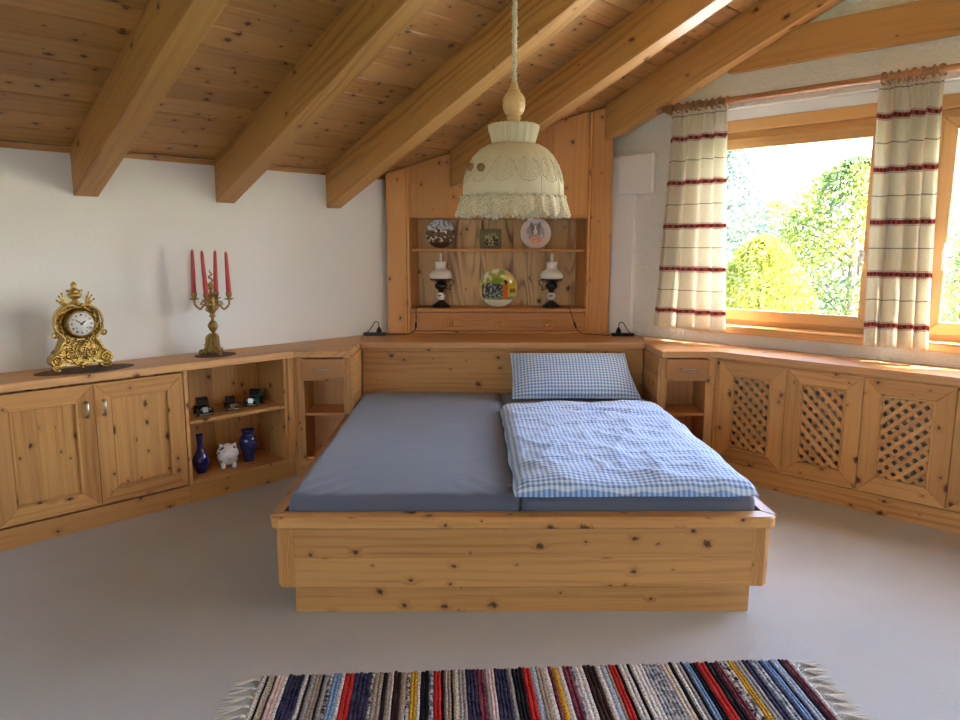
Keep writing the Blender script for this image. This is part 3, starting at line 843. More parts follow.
box('plinth_front', bed, BF @ T(BX, 0, 0), -0.884, 0.884, 0.0, 0.1145, -2.634, -2.612, 'pine', 'u', 0.002)
slab('bed_deck', bed, BH, rect(-0.862, 2.64, 0.862, 4.66), 0.24, 0.262, 'pine', 'v', 0.002)

MT = 0.462
def mattress(x0, x1, label):
    bm = bmesh.new()
    bmesh.ops.create_cube(bm, size=1.0)
    for v in bm.verts: v.co = Vector(((v.co.x + .5) * (x1 - x0), (v.co.y + .5) * 2.0, (v.co.z + .5) * 0.199))
    bmesh.ops.bevel(bm, geom=list(bm.edges), offset=0.034, segments=5, affect='EDGES', profile=0.5)
    bmesh.ops.subdivide_edges(bm, edges=[e for e in bm.edges if e.calc_length() > 0.3], cuts=56, use_grid_fill=True)
    for v in bm.verts:
        if v.co.z > 0.15:
            p = Vector((v.co.x * 3 + x0 * 9, v.co.y * 2.2, 0))
            v.co.z += (noise.noise(p) * 0.006)
            wx, wy = v.co.x + x0, v.co.y
            if x0 < -0.5:
                # stretched folds of the fitted sheet, running in from its two front corners
                for cx_, sx_ in ((-0.918, 1), (-0.016, -1)):
                    dx_ = (wx - cx_) * sx_
                    if dx_ < 0.42 and wy < 0.42:
                        g_ = math.exp(-((dx_ ** 2 + wy ** 2) / 0.20 ** 2))
                        v.co.z += 0.0065 * g_ * math.sin((dx_ - wy * 0.75) * 58) * min(1, wy / 0.05)
                v.co.z += 0.0025 * math.sin(wx * 30 + 4 * noise.noise(Vector((wx * 2, wy * 1.5, 3)))) * max(0, noise.noise(Vector((wx * 1.7, wy * 1.2, 9))))
    for f in bm.faces: f.smooth = True
    me = bpy.data.meshes.new('mattress'); bm.to_mesh(me); bm.free()
    o = empty('mattress', T((x0 + x1) / 2, 3.64, 0.2625)); tag(o, label, 'mattress', 'mattresses in the bed')
    put('fitted_sheet', me, 'grey_sheet', o, T(x0, 2.645, 0.2635))
    return o
mL = mattress(-0.918, -0.016, 'bare mattress in a grey fitted sheet beside the checked bedding')
mR = mattress(-0.013, 0.902, 'mattress in a grey fitted sheet under the checked duvet')


def cloth_obj(name, verts, faces, uv, mat, parent=None):
    me = mesh(verts, faces, True, name)
    at = me.attributes.new('gc', 'FLOAT_VECTOR', 'POINT')
    at.data.foreach_set('vector', [c for p in uv for c in (p[0], p[1], 0.0)])
    return put(name, me, mat, parent)
# duvet
NX, NY = 90, 140
vs_, uv, fs = [], [], []
def ridge(p): return (1 - abs(noise.noise(p) * 2)) ** 2
for side in (0, 1):
    for j in range(NY + 1):
        b = -1 + 2 * j / NY
        for i in range(NX + 1):
            a = -1 + 2 * i / NX
            hw = 0.468 + 0.010 * noise.noise(Vector((b * 4, 3.1, 0)))
            x = 0.428 + hw * a
            # back edge runs a little obliquely
            yb = 4.135 + 0.05 * a; yf = 2.612 + 0.008 * noise.noise(Vector((a * 5, 7.7, 0)))
            y = yf + (yb - yf) * (b + 1) / 2
            e = (max(0, 1 - abs(a) ** 10) ** 0.5) * (max(0, 1 - abs(b) ** 14) ** 0.5)
            if side == 0:
                wr = 0.012 * noise.noise(Vector((x * 4.0, y * 2.6, 1.0))) + 0.014 * (ridge(Vector((x * 2.4 + y * 1.5, y * 5.2 - x * 1.0, 4.0))) - .5) + 0.006 * (ridge(Vector((x * 9, y * 6 + x * 3, 9.0))) - .5) + 0.0035 * noise.noise(Vector((x * 26, y * 26, 2)))
                # a deep soft crease near the pillow end
                dx, dy = x - 0.50, y - 3.80
                dcr = abs(dy + dx * 0.35); wr -= 0.022 * math.exp(-(dcr / 0.035) ** 2) * math.exp(-((dx) / 0.18) ** 2)
                z = MT + 0.007 + (0.066 + wr) * e
                puff = 1 + 0.012 * e
            else:
                z = MT + 0.0075 - 0.001 * e
            vs_.append((x, y, z)); uv.append((x + 0.006 * noise.noise(Vector((x * 3, y * 3, 5))), y + 0.006 * noise.noise(Vector((x * 3, y * 3, 8)))))
for side in (0, 1):
    o0 = side * (NX + 1) * (NY + 1)
    for j in range(NY):
        for i in range(NX):
            q = (o0 + j * (NX + 1) + i, o0 + j * (NX + 1) + i + 1, o0 + (j + 1) * (NX + 1) + i + 1, o0 + (j + 1) * (NX + 1) + i)
            fs.append(q if side == 0 else q[::-1])
o = cloth_obj('duvet', vs_, fs, uv, 'gingham')
tag(o, 'blue and white gingham duvet spread over half the bed', 'duvet')
# pillow leaning on the headboard
NX, NY = 60, 36
vs_, uv, fs = [], [], []
c0 = Vector((0.442, 4.472, 0.603)); U = Vector((1, 0, 0)); V = Vector((0, 0.78, 0.63)).normalized(); W = U.cross(V)
for side in (1, -1):
    for j in range(NY + 1):
        b = -1 + 2 * j / NY
        for i in range(NX + 1):
            a = -1 + 2 * i / NX
            # pointed corners, slightly hollow edges
            hx = 0.402 - 0.012 * (1 - b * b) - (0.05 * (b + 1) / 2 if a > 0 else 0.0)
            hy = 0.195 - 0.012 * (1 - a * a)
            t_ = 0.072 * (max(0, 1 - abs(a) ** 3.2) ** 0.6) * (max(0, 1 - abs(b) ** 2.6) ** 0.6)
            t_ += 0.006 * noise.noise(Vector((a * 4, b * 3, side))) * (1 - max(abs(a), abs(b)) ** 4)
            p = c0 + U * (hx * a) + V * (hy * b) + W * (side * t_)
            vs_.append(p); uv.append((hx * a, hy * b))
for k, side in enumerate((1, -1)):
    o0 = k * (NX + 1) * (NY + 1)
    for j in range(NY):
        for i in range(NX):
            q = (o0 + j * (NX + 1) + i, o0 + j * (NX + 1) + i + 1, o0 + (j + 1) * (NX + 1) + i + 1, o0 + (j + 1) * (NX + 1) + i)
            fs.append(q if side > 0 else q[::-1])
o = cloth_obj('pillow', vs_, fs, uv, 'gingham')
tag(o, 'blue and white gingham pillow leaning on the headboard', 'pillow')

# ------------------------------------------------------------------ curtains and rod
RZ_, RWD = 2.297, 0.10
rod = empty('curtain_rod', RF @ T(3.0, RZ_, RWD)); tag(rod, 'long brown wooden curtain rod above the windows', 'curtain rod')
def gc_put(mb, name, mat, parent, grain, M=ID):
    me = mesh(mb.v, mb.f, True, name); add_gc(me, grain)
    return put(name, me, mat, parent, M)
gc_put(MB().tube([(1.575, RZ_, RWD), (4.5, RZ_, RWD)], 0.0185, 14), 'pole', 'rod_wood', rod, 'u', RF)
for u, sg in ((1.575, -1), (4.5, 1)):
    Mf = RF @ T(u, RZ_, RWD) @ RY(math.pi / 2 * sg)
    gc_put(MB().lathe([(0.016, 0.0), (0.022, 0.003), (0.022, 0.010), (0.014, 0.014), (0.024, 0.024), (0.026, 0.034), (0.018, 0.046), (0.0, 0.050)], 16), 'finial', 'rod_wood', rod, 'w', Mf)
for u in (1.60, 2.995, 4.42):
    gc_put(MB().tube([(u, RZ_ - 0.02, 0.0006), (u, RZ_ - 0.02, 0.05), (u, RZ_ - 0.018, RWD)], [0.014, 0.010, 0.008], 10), 'bracket', 'rod_wood', rod, 'w', RF)
ring_mesh = None
def ring(parent, u, tilt):
    global ring_mesh
    if ring_mesh is None:
        mb = MB(); R, r = 0.0290, 0.0058
        path = [(R * math.cos(2 * math.pi * k / 20), R * math.sin(2 * math.pi * k / 20), 0) for k in range(20)]
        nseg = 8
        for k in range(20):
            a = 2 * math.pi * k / 20
            for j in range(nseg):
                b = 2 * math.pi * j / nseg
                mb.v.append(((R + r * math.cos(b)) * math.cos(a), (R + r * math.cos(b)) * math.sin(a), r * math.sin(b)))
        for k in range(20):
            for j in range(nseg):
                mb.f.append((k * nseg + j, ((k + 1) % 20) * nseg + j, ((k + 1) % 20) * nseg + (j + 1) % nseg, k * nseg + (j + 1) % nseg))
        ring_mesh = mesh(mb.v, mb.f, True, 'ring'); add_gc(ring_mesh, 'u')
    return put('ring', ring_mesh, 'rod_wood', parent, RF @ T(u, RZ_ - 0.0046, RWD) @ RZ(0) @ RY(math.pi / 2 + tilt))
def curtain(label, qt0, qt1, qb0, qb1, z0, z1, folds, seed, nring):
    t = empty('curtain', RF @ T((qt0 + qt1) / 2, z0, RWD)); tag(t, label, 'curtain', 'striped linen curtains')
    NU, NV = 150, 70
    vs_, uv, fs = [], [], []
    rnd = random.Random(seed)
    ph = [rnd.uniform(0, 6.28) for _ in range(6)]
    for j in range(NV + 1):
        v = j / NV; z = z1 + (z0 - z1) * v
        k = min(1, v / 0.10); k = k * k * (3 - 2 * k)
        for i in range(NU + 1):
            u = i / NU
            q = (qt0 + (qb0 - qt0) * v ** 1.2) + ((qt1 - qt0) + ((qb1 - qb0) - (qt1 - qt0)) * v ** 1.2) * u
            main = math.sin(2 * math.pi * folds * (u + 0.04 * math.sin(5 * u + ph[0])) + ph[1] + 0.5 * v * math.sin(3 * u + ph[2]))
            fine_ = math.sin(2 * math.pi * folds * 3.1 * u + ph[3])
            d = (0.010 + 0.034 * k + 0.006 * v) * main * (0.75 + 0.5 * noise.noise(Vector((u * 3.1, seed, 0)))) + 0.010 * (1 - k) * fine_ + 0.006 * noise.noise(Vector((u * 6, z * 3, seed)))
            q += 0.006 * math.cos(2 * math.pi * folds * u + ph[1]) * k
            wv = RWD + d
            if j < 3: wv = RWD + d * 1.1
            zz = z + (0.004 * fine_ if j == 0 else 0.0) + (0.003 * main if j == NV else 0)
            vs_.append(RF @ Vector((q, zz, wv))); uv.append((u * 1.15, z))
    for j in range(NV):
        for i in range(NU):
            a = j * (NU + 1) + i
            fs.append((a, a + NU + 1, a + NU + 2, a + 1))
    cl = cloth_obj('cloth', vs_, fs, uv, 'curtain_cloth', t)
    sm = cl.modifiers.new('thickness', 'SOLIDIFY'); sm.thickness = 0.0015
    # gathering tape
    for k in range(nring): ring(t, qt0 + 0.012 + (qt1 - qt0 - 0.02) * (k + rnd.uniform(-.25, .25)) / (nring - 1), rnd.uniform(-0.5, 0.5))
    return t
curtain('striped cream linen curtain hanging beside the white cover box', 1.635, 2.02, 1.555, 2.085, 0.875, 2.2715, 4.5, 3, 9)
curtain('striped cream linen curtain hanging between the two windows', 2.865, 3.165, 2.90, 3.215, 0.872, 2.2715, 4.2, 8, 8)

# ------------------------------------------------------------------ pendant lamp
PX, PY = -0.047, 2.85
def pz(v): return 1.528 + (216 - v) * 0.003725
PM = T(PX, PY, 0)
lamp = empty('pendant_lamp', T(PX, PY, pz(216))); tag(lamp, 'cream fabric pendant lamp with lace frill over the bed foot', 'pendant lamp')
ct = CEIL0 + SL * (6.06 + PX - PY) / S2
path = [(0, 0, pz(88)), (0, 0, pz(40)), (0, 0, 2.4), (0, 0, ct - 0.06)]
path = [(0.0015 * math.cos(z * 120), 0.0015 * math.sin(z * 120), z) for z in [pz(88) + k * (ct - 0.05 - pz(88)) / 160 for k in range(161)]]
mb = MB().tube(path, [0.0085 + 0.002 * (k % 2) for k in range(161)], 7); mb.put('cord', 'lamp_lace', lamp, PM)
rnd = random.Random(5); mb = MB()
for k in range(120):
    z = pz(84) + rnd.random() * (ct - 0.08 - pz(84)); a = rnd.uniform(0, 6.28)
    mb.tube([(0.008 * math.cos(a), 0.008 * math.sin(a), z), (0.015 * math.cos(a + .3), 0.015 * math.sin(a + .3), z + rnd.uniform(-.006, .006))], [0.0018, 0.0008], 4)
mb.put('cord_tuft', 'lamp_lace', lamp, PM)
mb = MB().lathe([(0.0, ct - 0.065), (0.02, ct - 0.062), (0.05, ct - 0.035), (0.055, ct + 0.02)], 20); mb.put('ceiling_rose', 'turned_wood', lamp, PM)
pw = [(0.026, pz(127)), (0.026, pz(121.5)), (0.0235, pz(121.3)), (0.0235, pz(118.6)), (0.027, pz(118.4)), (0.027, pz(116.4)), (0.0225, pz(116.2)), (0.0225, pz(114.6)), (0.030, pz(114)), (0.037, pz(111.5)), (0.0420, pz(108)), (0.0440, pz(104.6)), (0.0440, pz(104.2)), (0.0405, pz(104.0)), (0.0405, pz(102.8)), (0.0440, pz(102.6)), (0.0440, pz(102.2)), (0.042, pz(98.5)), (0.036, pz(95.2)), (0.028, pz(93)), (0.0235, pz(92.4)), (0.0235, pz(89.6)), (0.019, pz(89.2)), (0.016, pz(86)), (0.012, pz(82)), (0.0, pz(81))]
mb = MB().lathe(pw, 32); mb.put('turned_finial', 'turned_wood', lamp, PM, smooth=False)
# collar with gathers
cp = [(0.076, pz(143.5)), (0.079, pz(141)), (0.085, pz(135)), (0.091, pz(129)), (0.092, pz(125.5)), (0.088, pz(124)), (0.07, pz(124.5)), (0.0, pz(126))]
mb = MB().lathe(cp, 120, ripple=lambda i, a: 0.06 * math.sin(22 * a + 1.5 * math.sin(3 * a)) + 0.03 * math.sin(35 * a + 1)); mb.put('gathered_collar', 'lamp_fabric', lamp, PM)
dp = [(r_ * 0.97, z_) for r_, z_ in [(0.077, pz(143.5)), (0.098, pz(144.5)), (0.128, pz(149)), (0.155, pz(156)), (0.177, pz(165)), (0.191, pz(175)), (0.198, pz(186)), (0.200, pz(200)), (0.1985, pz(200)), (0.196, pz(186)), (0.188, pz(175)), (0.174, pz(165.5)), (0.152, pz(157)), (0.12, pz(150.5)), (0.075, pz(145.5))]]
mb = MB().lathe(dp, 144, ripple=lambda i, a: -0.018 * abs(math.sin(6 * a)) ** 8 * 0 + 0.02 * abs(math.sin(6.0 * a)) ** 0.7 + (0.13 * (abs(math.sin(13 * a + 1.1 * math.sin(2 * a))) - 0.6) * (1 - i / 6) if i < 6 else 0)); mb.put('dome', 'lamp_fabric', lamp, PM)
# seams (ribs of the wire frame) and lace medallions
def dome_r(v):
    for (r0, z0), (r1, z1) in zip(dp[:8], dp[1:8]):
        if min(z0, z1) <= pz(v) <= max(z0, z1): return r0 + (r1 - r0) * (pz(v) - z0) / (z1 - z0 + 1e-9)
    return 0.2
for k in range(12):
    a = 2 * math.pi * k / 12
    mb = MB().tube([((dome_r(v) + 0.001) * math.cos(a), (dome_r(v) + 0.001) * math.sin(a), pz(v)) for v in (145, 150, 156, 163, 170, 178, 186, 194, 199)], 0.0016, 6)
    mb.put('seam', 'lamp_fabric', lamp, PM)
    a += math.pi / 12
    mb = MB()
    r_ = dome_r(172)
    for rr, wd in ((0.044, 0.004), (0.034, 0.002), (0.024, 0.002), (0.012, 0.003)):
        pts = []
        for j in range(61):
            b = 2 * math.pi * j / 60; rad = rr * (1 + (0.05 * math.cos(12 * b) if rr > 0.03 else 0))
            v = 172 - rad * math.sin(b) / 0.003725
            R = dome_r(v) * (1 + 0.012 * abs(math.sin(6 * (a + rad * math.cos(b) / r_)))) + 0.002
            aa = a + rad * math.cos(b) / r_
            pts.append((R * math.cos(aa), R * math.sin(aa), pz(v)))
        mb.tube(pts, wd * 0.5, 5)
    for j in range(8):
        b = 2 * math.pi * j / 8; pts = []
        for rad in (0.012, 0.024, 0.034):
            v = 172 - rad * math.sin(b) / 0.003725; aa = a + rad * math.cos(b) / r_
            R = dome_r(v) * (1 + 0.012 * abs(math.sin(6 * aa))) + 0.002
            pts.append((R * math.cos(aa), R * math.sin(aa), pz(v)))
        mb.tube(pts, 0.0013, 5)
    mb.put('lace_medallion', 'lamp_lace', lamp, PM)
# frill: wavy flared skirt
NU, NV = 288, 8
vs_, fs = [], []
for j in range(NV + 1):
    v = 197.5 + 18.5 * j / NV
    for i in range(NU):
        a = 2 * math.pi * i / NU; f = j / NV
        R = 0.199 + 0.012 * f + (0.003 + 0.0085 * f) * math.sin(22 * a + 1.2 * math.sin(5 * a)) + 0.003 * f * math.sin(57 * a)
        zz = pz(v) + (0.0055 * math.sin(61 * a) + 0.006 * math.sin(9 * a)) * f ** 3
        vs_.append((R * math.cos(a), R * math.sin(a), zz))
for j in range(NV):
    for i in range(NU): fs.append((j * NU + i, j * NU + (i + 1) % NU, (j + 1) * NU + (i + 1) % NU, (j + 1) * NU + i))
o = put('lace_frill', mesh(vs_, fs), 'lamp_lace', lamp, PM); o.modifiers.new('thickness', 'SOLIDIFY').thickness = 0.002
vs2 = []
mb = MB()
mb.tube([((0.200 + 0.004 * math.sin(40 * a)) * math.cos(a), (0.200 + 0.004 * math.sin(40 * a)) * math.sin(a), pz(197.5 + 0.8 * math.sin(33 * a))) for a in [2 * math.pi * k / 240 for k in range(241)]], 0.005, 6)
mb.put('frill_heading', 'lamp_lace', lamp, PM)
plain('pull_bead', (150, 118, 78), 0.5)
for bx_, bv in ((472.5, 168.5), (482.5, 170.5)):
    mb = MB().ball((0, 0, 0), 0.0155)
    dx = (bx_ - 515) * 0.0039; 
    mb.put('pull_bead', 'pull_bead', lamp, T(PX + dx, PY - math.sqrt(max(0, (dome_r(bv) + 0.008) ** 2 - dx * dx)), pz(bv)))

# ------------------------------------------------------------------ things on the left worktop
def oval(name, mat, s, q, z, ra, rb, h, label):
    mb = MB(); k = 72
    prof = []
    for w, sc in ((0, 1.0), (h * .7, 1.0), (h, 0.985)):
        prof.append([(ra * sc * (1 + 0.012 * math.cos(24 * 2 * math.pi * i / k)) * math.cos(2 * math.pi * i / k), rb * sc * (1 + 0.012 * math.cos(24 * 2 * math.pi * i / k)) * math.sin(2 * math.pi * i / k), w) for i in range(k)])
    for p in prof: mb.v += [Vector(a) for a in p]
    for r in range(2):
        for i in range(k): mb.f.append((r * k + i, r * k + (i + 1) % k, (r + 1) * k + (i + 1) % k, (r + 1) * k + i))
    mb.f.append(tuple(range(k))[::-1]); mb.f.append(tuple(range(2 * k, 3 * k)))
    M = frame(S(s, q, z), shat, -nhat, Zv)
    return tag(mb.put(name, mat, None, M, smooth=False), label, 'doily', 'crocheted doilies')
DZ = ZT1 + 0.0004
oval('doily', 'doily', 1.02, 0.205, DZ, 0.232, 0.115, 0.003, 'dark brown oval doily under the brass clock')
oval('doily', 'doily', 1.715, 0.185, DZ, 0.118, 0.095, 0.003, 'dark brown doily under the candelabra')
ZC = DZ + 0.0032
def spiral(c, r0, r1, a0, turns, w, k=26, flip=1):
    return [(c[0] + flip * (r0 + (r1 - r0) * t) * math.cos(a0 + 2 * math.pi * turns * t), c[1] + (r0 + (r1 - r0) * t) * math.sin(a0 + 2 * math.pi * turns * t), w) for t in [i / k for i in range(k + 1)]]
# brass clock (u along wall, v up, w to the room)
CM = LF @ T(1.005, ZC, 0.175)
clk = empty('mantel_clock', CM); tag(clk, 'ornate gilded brass mantel clock with white dial on oval doily', 'clock')
half = [(0.0, 0.030), (0.022, 0.022), (0.045, 0.036), (0.075, 0.034), (0.098, 0.022), (0.130, 0.030), (0.142, 0.052), (0.128, 0.078), (0.108, 0.090), (0.098, 0.112), (0.086, 0.140), (0.078, 0.162), (0.084, 0.178), (0.093, 0.190), (0.098, 0.215), (0.098, 0.245), (0.092, 0.275), (0.078, 0.300), (0.060, 0.318), (0.036, 0.328), (0.020, 0.338), (0.0, 0.340)]
outl = [(p.x, p.y) for p in arc_smooth([(a, b, 0) for a, b in half], 3)]
outl = outl + [(-a, b) for a, b in outl[::-1][1:-1]]
bm = bmesh.new()
mb = MB().prism(outl, -0.045, 0.035); vv = [bm.verts.new(v) for v in mb.v]
for f in mb.f: bm.faces.new([vv[i] for i in f])
bmesh.ops.bevel(bm, geom=[e for e in bm.edges if len({round(v.co.z, 4) for v in e.verts}) == 1], offset=0.007, segments=2, affect='EDGES', clamp_overlap=True)
me = bpy.data.meshes.new('case'); bm.to_mesh(me); bm.free(); put('case', me, 'brass', clk, CM)
mb = MB().lathe([(0.076, 0.0), (0.078, 0.010), (0.072, 0.018), (0.070, 0.032), (0.066, 0.036), (0.067, 0.040), (0.063, 0.044), (0.058, 0.040)], 40, T(0, 0.236, 0.03))
rnd = random.Random(77)
for k in range(30):
    a = 2 * math.pi * k / 30; rr = 0.084 + 0.005 * (k % 3)
    mb.tube([(rr * math.cos(a), 0.236 + rr * math.sin(a), 0.034), ((rr + .004) * math.cos(a + .12), 0.236 + (rr + .004) * math.sin(a + .12), 0.046), ((rr + .012) * math.cos(a + .2), 0.236 + (rr + .012) * math.sin(a + .2), 0.036)], [0.006, 0.005, 0.002], 6); mb.put('drum', 'brass', clk, CM)
mb = MB().lathe([(0.0, 0.041), (0.0565, 0.041), (0.0565, 0.043), (0.0, 0.0445)], 40, T(0, 0.236, 0.03)); mb.put('dial', 'dial_white', clk, CM)
mb = MB()
for k in range(12):
    a = math.pi / 2 - 2 * math.pi * k / 12
    Mk = T(0, 0.236, 0.075) @ RZ(a - math.pi / 2)
    nb_ = {0: 3, 1: 1, 2: 2, 3: 3, 4: 3, 5: 1, 6: 2, 7: 3, 8: 3, 9: 3, 10: 1, 11: 2}[k]
    for j in range(nb_): mb.box(-0.0011 + (j - (nb_ - 1) / 2) * 0.0034, 0.0011 + (j - (nb_ - 1) / 2) * 0.0034, 0.040, 0.050, -0.0008, 0.0004, Mk)
mb.put('numerals', 'ink', clk, CM, smooth=False)
for nm, ang, ln, wd in (('hour_hand', math.radians(52), 0.028, 0.0028), ('minute_hand', math.radians(-52), 0.043, 0.002)):
    Mk = T(0, 0.236, 0.0765 + (0.001 if 'min' in nm else 0)) @ RZ(-ang)
    MB().prism([(-wd, -0.008), (wd, -0.008), (wd * 1.3, ln * .5), (0, ln), (-wd * 1.3, ln * .5)], 0, 0.0007, Mk).put(nm, 'ink', clk, CM, smooth=False)
MB().ball((0, 0.236, 0.0775), (0.0045, 0.0045, 0.002)).put('hand_boss', 'ink', clk, CM)
for u in (-0.024, 0.024): MB().ball((u, 0.216, 0.0745), (0.0035, 0.0035, 0.001)).put('winding_hole', 'ink', clk, CM)
for sg in (1, -1):
    mb = MB()
    mb.tube(spiral((0.112, 0.058, 0), 0.030, 0.006, -1.6, 1.6, 0.040, flip=1), [0.009 - 0.004 * i / 26 for i in range(27)], 7)
    mb.tube(arc_smooth([(0.118, 0.085, 0.042), (0.100, 0.105, 0.046), (0.085, 0.135, 0.046), (0.070, 0.160, 0.046), (0.082, 0.178, 0.046), (0.101, 0.200, 0.044), (0.110, 0.236, 0.042), (0.100, 0.280, 0.042), (0.072, 0.312, 0.042), (0.040, 0.328, 0.042), (0.014, 0.322, 0.044)], 5), 0.0075, 7)
    mb.tube(spiral((0.062, 0.150, 0), 0.022, 0.004, 1.2, 1.4, 0.043, flip=1), 0.005, 6)
    mb.tube(spiral((0.050, 0.085, 0), 0.026, 0.005, 2.6, 1.4, 0.043, flip=1), 0.005, 6)
    mb.tube(spiral((0.112, 0.185, 0), 0.016, 0.003, 3.6, 1.2, 0.036, flip=1), 0.005, 6)
    mb.v = [Vector((v[0] * sg, v[1], v[2])) for v in mb.v]
    if sg < 0: mb.f = [f[::-1] for f in mb.f]
    mb.put('scroll_ornament', 'brass', clk, CM)
    # feet
    mb = MB()
    mb.ball((sg * 0.118, 0.022, 0.03), (0.020, 0.017, 0.018)); mb.tube(spiral((sg * 0.122, 0.022, 0), 0.014, 0.003, -1.5, 1.3, 0.05, flip=sg), 0.004, 6)
    mb.lathe([(0.0, 0.0), (0.013, 0.0), (0.016, 0.006), (0.010, 0.014), (0.0, 0.02)], 12, frame((sg * 0.112, 0, 0.034), (1, 0, 0), (0, 0, -1), (0, 1, 0)))
    mb.put('foot', 'brass', clk, CM)
    mb = MB()
    mb.lathe([(0.0, 0.0), (0.013, 0.0), (0.016, 0.006), (0.010, 0.02), (0.0, 0.04)], 12, frame((sg * 0.105, 0, -0.03), (1, 0, 0), (0, 0, -1), (0, 1, 0)))
    mb.put('foot', 'brass', clk, CM)
    # sprigs beside the urn
    mb = MB()
    for k, (du, dv) in enumerate(((0.062, 0.385), (0.075, 0.372), (0.085, 0.352), (0.052, 0.368))):
        mb.tube(arc_smooth([(0.05, 0.318, 0.01), ((0.05 + du) / 2 - 0.004, (0.318 + dv) / 2, 0.014), (du, dv, 0.012)], 4), [0.006] * 6 + [0.004, 0.003, 0.002], 6); mb.ball((du, dv, 0.012), 0.0055, nu=8, nv=6)
    mb.v = [Vector((v[0] * sg, v[1], v[2])) for v in mb.v]
    if sg < 0: mb.f = [f[::-1] for f in mb.f]
    mb.put('leaf_sprig', 'brass', clk, CM)
mb = MB(); rnd = random.Random(3)
for k in range(34):
    u, v = rnd.uniform(-0.055, 0.055), rnd.uniform(0.055, 0.15)
    mb.ball((u, v, 0.0352), (rnd.uniform(.003, .006), rnd.uniform(.003, .006), 0.0012), nu=7, nv=4)
mb.put('piercing_shade', 'ink', clk, CM)  # dark discs on the solid case paint the shade of pierced holes
mb = MB()
for k in range(60):
    u, v = rnd.uniform(-0.08, 0.08), rnd.uniform(0.045, 0.165)
    if abs(u) < 0.10 - (v - 0.05) * .25: mb.tube([(u, v, 0.036), (u + rnd.uniform(-.012, .012), v + rnd.uniform(-.012, .012), 0.042), (u + rnd.uniform(-.02, .02), v + rnd.uniform(-.02, .02), 0.037)], 0.003, 5)
mb.ball((0, 0.105, 0.040), (0.012, 0.022, 0.008)); mb.ball((0, 0.028, 0.038), (0.016, 0.014, 0.012)); mb.ball((0, 0.012, 0.038), (0.008, 0.010, 0.008))
mb.put('openwork_front', 'brass', clk, CM)
UF = CM @ frame((0, 0.335, 0.0), (1, 0, 0), (0, 0, -1), (0, 1, 0))
mb = MB().lathe([(0.026, 0.0), (0.016, 0.010), (0.012, 0.018), (0.026, 0.026), (0.034, 0.038), (0.032, 0.048), (0.018, 0.054), (0.030, 0.060), (0.020, 0.068), (0.012, 0.076), (0.014, 0.084), (0.016, 0.092), (0.009, 0.102), (0.0, 0.108)], 18)
for k in range(6): mb.tube([(0.028 * math.cos(k * 1.047), 0.028 * math.sin(k * 1.047), 0.058), (0.038 * math.cos(k * 1.047), 0.038 * math.sin(k * 1.047), 0.066)], [0.006, 0.002], 6)
mb.put('urn_finial', 'brass', clk, UF)

# candelabra and candles
KM = frame(S(1.715, 0.172, ZC), shat, -nhat, Zv)
kd = empty('candelabra', KM); tag(kd, 'antique brass four armed candelabra on round doily', 'candelabra')
mb = MB()
for k in range(3):
    Mk = RZ(2 * math.pi * k / 3 - math.pi / 2)
    mb.tube(arc_smooth([(0.010, 0, 0.115), (0.034, 0, 0.095), (0.030, 0, 0.060), (0.046, 0, 0.034), (0.070, 0, 0.010), (0.078, 0, 0.016), (0.072, 0, 0.026), (0.064, 0, 0.020)], 5), [0.012] * 12 + [0.010] * 12 + [0.006] * 12, 8, Mk)
    mb.ball((0.070, 0, 0.0078), (0.014, 0.010, 0.0076), Mk, 8, 6); mb.ball((0.036, 0, 0.070), (0.012, 0.014, 0.02), Mk, 8, 6)
    mb.tube(spiral((0.040, 0.045, 0), 0.016, 0.003, 0.5, 1.3, 0.0), 0.004, 6, Mk @ RX(math.pi / 2))
rnd = random.Random(11)
for k in range(30):
    a, z = rnd.uniform(0, 6.28), rnd.uniform(0.02, 0.10); r = 0.045 - 0.3 * z
    mb.ball((r * math.cos(a), r * math.sin(a), z), rnd.uniform(0.006, 0.011), ID, 7, 5)
mb.lathe([(0.045, 0.012), (0.040, 0.03), (0.028, 0.06), (0.024, 0.09), (0.016, 0.112), (0.010, 0.120)], 14)
mb.put('tripod_foot', 'old_brass', kd, KM)
mb = MB().lathe([(0.010, 0.118), (0.009, 0.130), (0.018, 0.138), (0.024, 0.150), (0.027, 0.164), (0.024, 0.180), (0.018, 0.190), (0.009, 0.197), (0.009, 0.212), (0.020, 0.222), (0.012, 0.232), (0.018, 0.245), (0.026, 0.262), (0.028, 0.278), (0.020, 0.295), (0.024, 0.315), (0.016, 0.338), (0.008, 0.350), (0.008, 0.372), (0.022, 0.378), (0.012, 0.384), (0.016, 0.392), (0.018, 0.405), (0.014, 0.412), (0.0, 0.414)], 18)
for k in range(8): mb.ball((0.022 * math.cos(k * .785), 0.022 * math.sin(k * .785), 0.165), (0.008, 0.008, 0.014), ID, 7, 5)
for k in range(24):
    a = rnd.uniform(0, 6.28); z = rnd.uniform(0.235, 0.345)
    mb.tube([(0.018 * math.cos(a), 0.018 * math.sin(a), z), (0.034 * math.cos(a), 0.034 * math.sin(a), z + 0.012), (0.036 * math.cos(a + .2), 0.036 * math.sin(a + .2), z + 0.024)], [0.006, 0.004, 0.002], 5)
mb.put('stem', 'old_brass', kd, KM)
mb = MB().tube(arc_smooth([(0, 0, 0.412), (0.012, 0, 0.428), (-0.008, 0.004, 0.445), (0.010, 0, 0.460), (-0.004, 0, 0.474), (0.003, 0, 0.488)], 5), [0.006] * 10 + [0.005] * 8 + [0.004, 0.004, 0.003, 0.003, 0.003, 0.002, 0.002, 0.001], 7)
mb.put('flame_finial', 'old_brass', kd, KM)
ARMS = [(-0.072, 0.063), (-0.063, -0.072), (0.063, 0.072), (0.074, -0.065)]
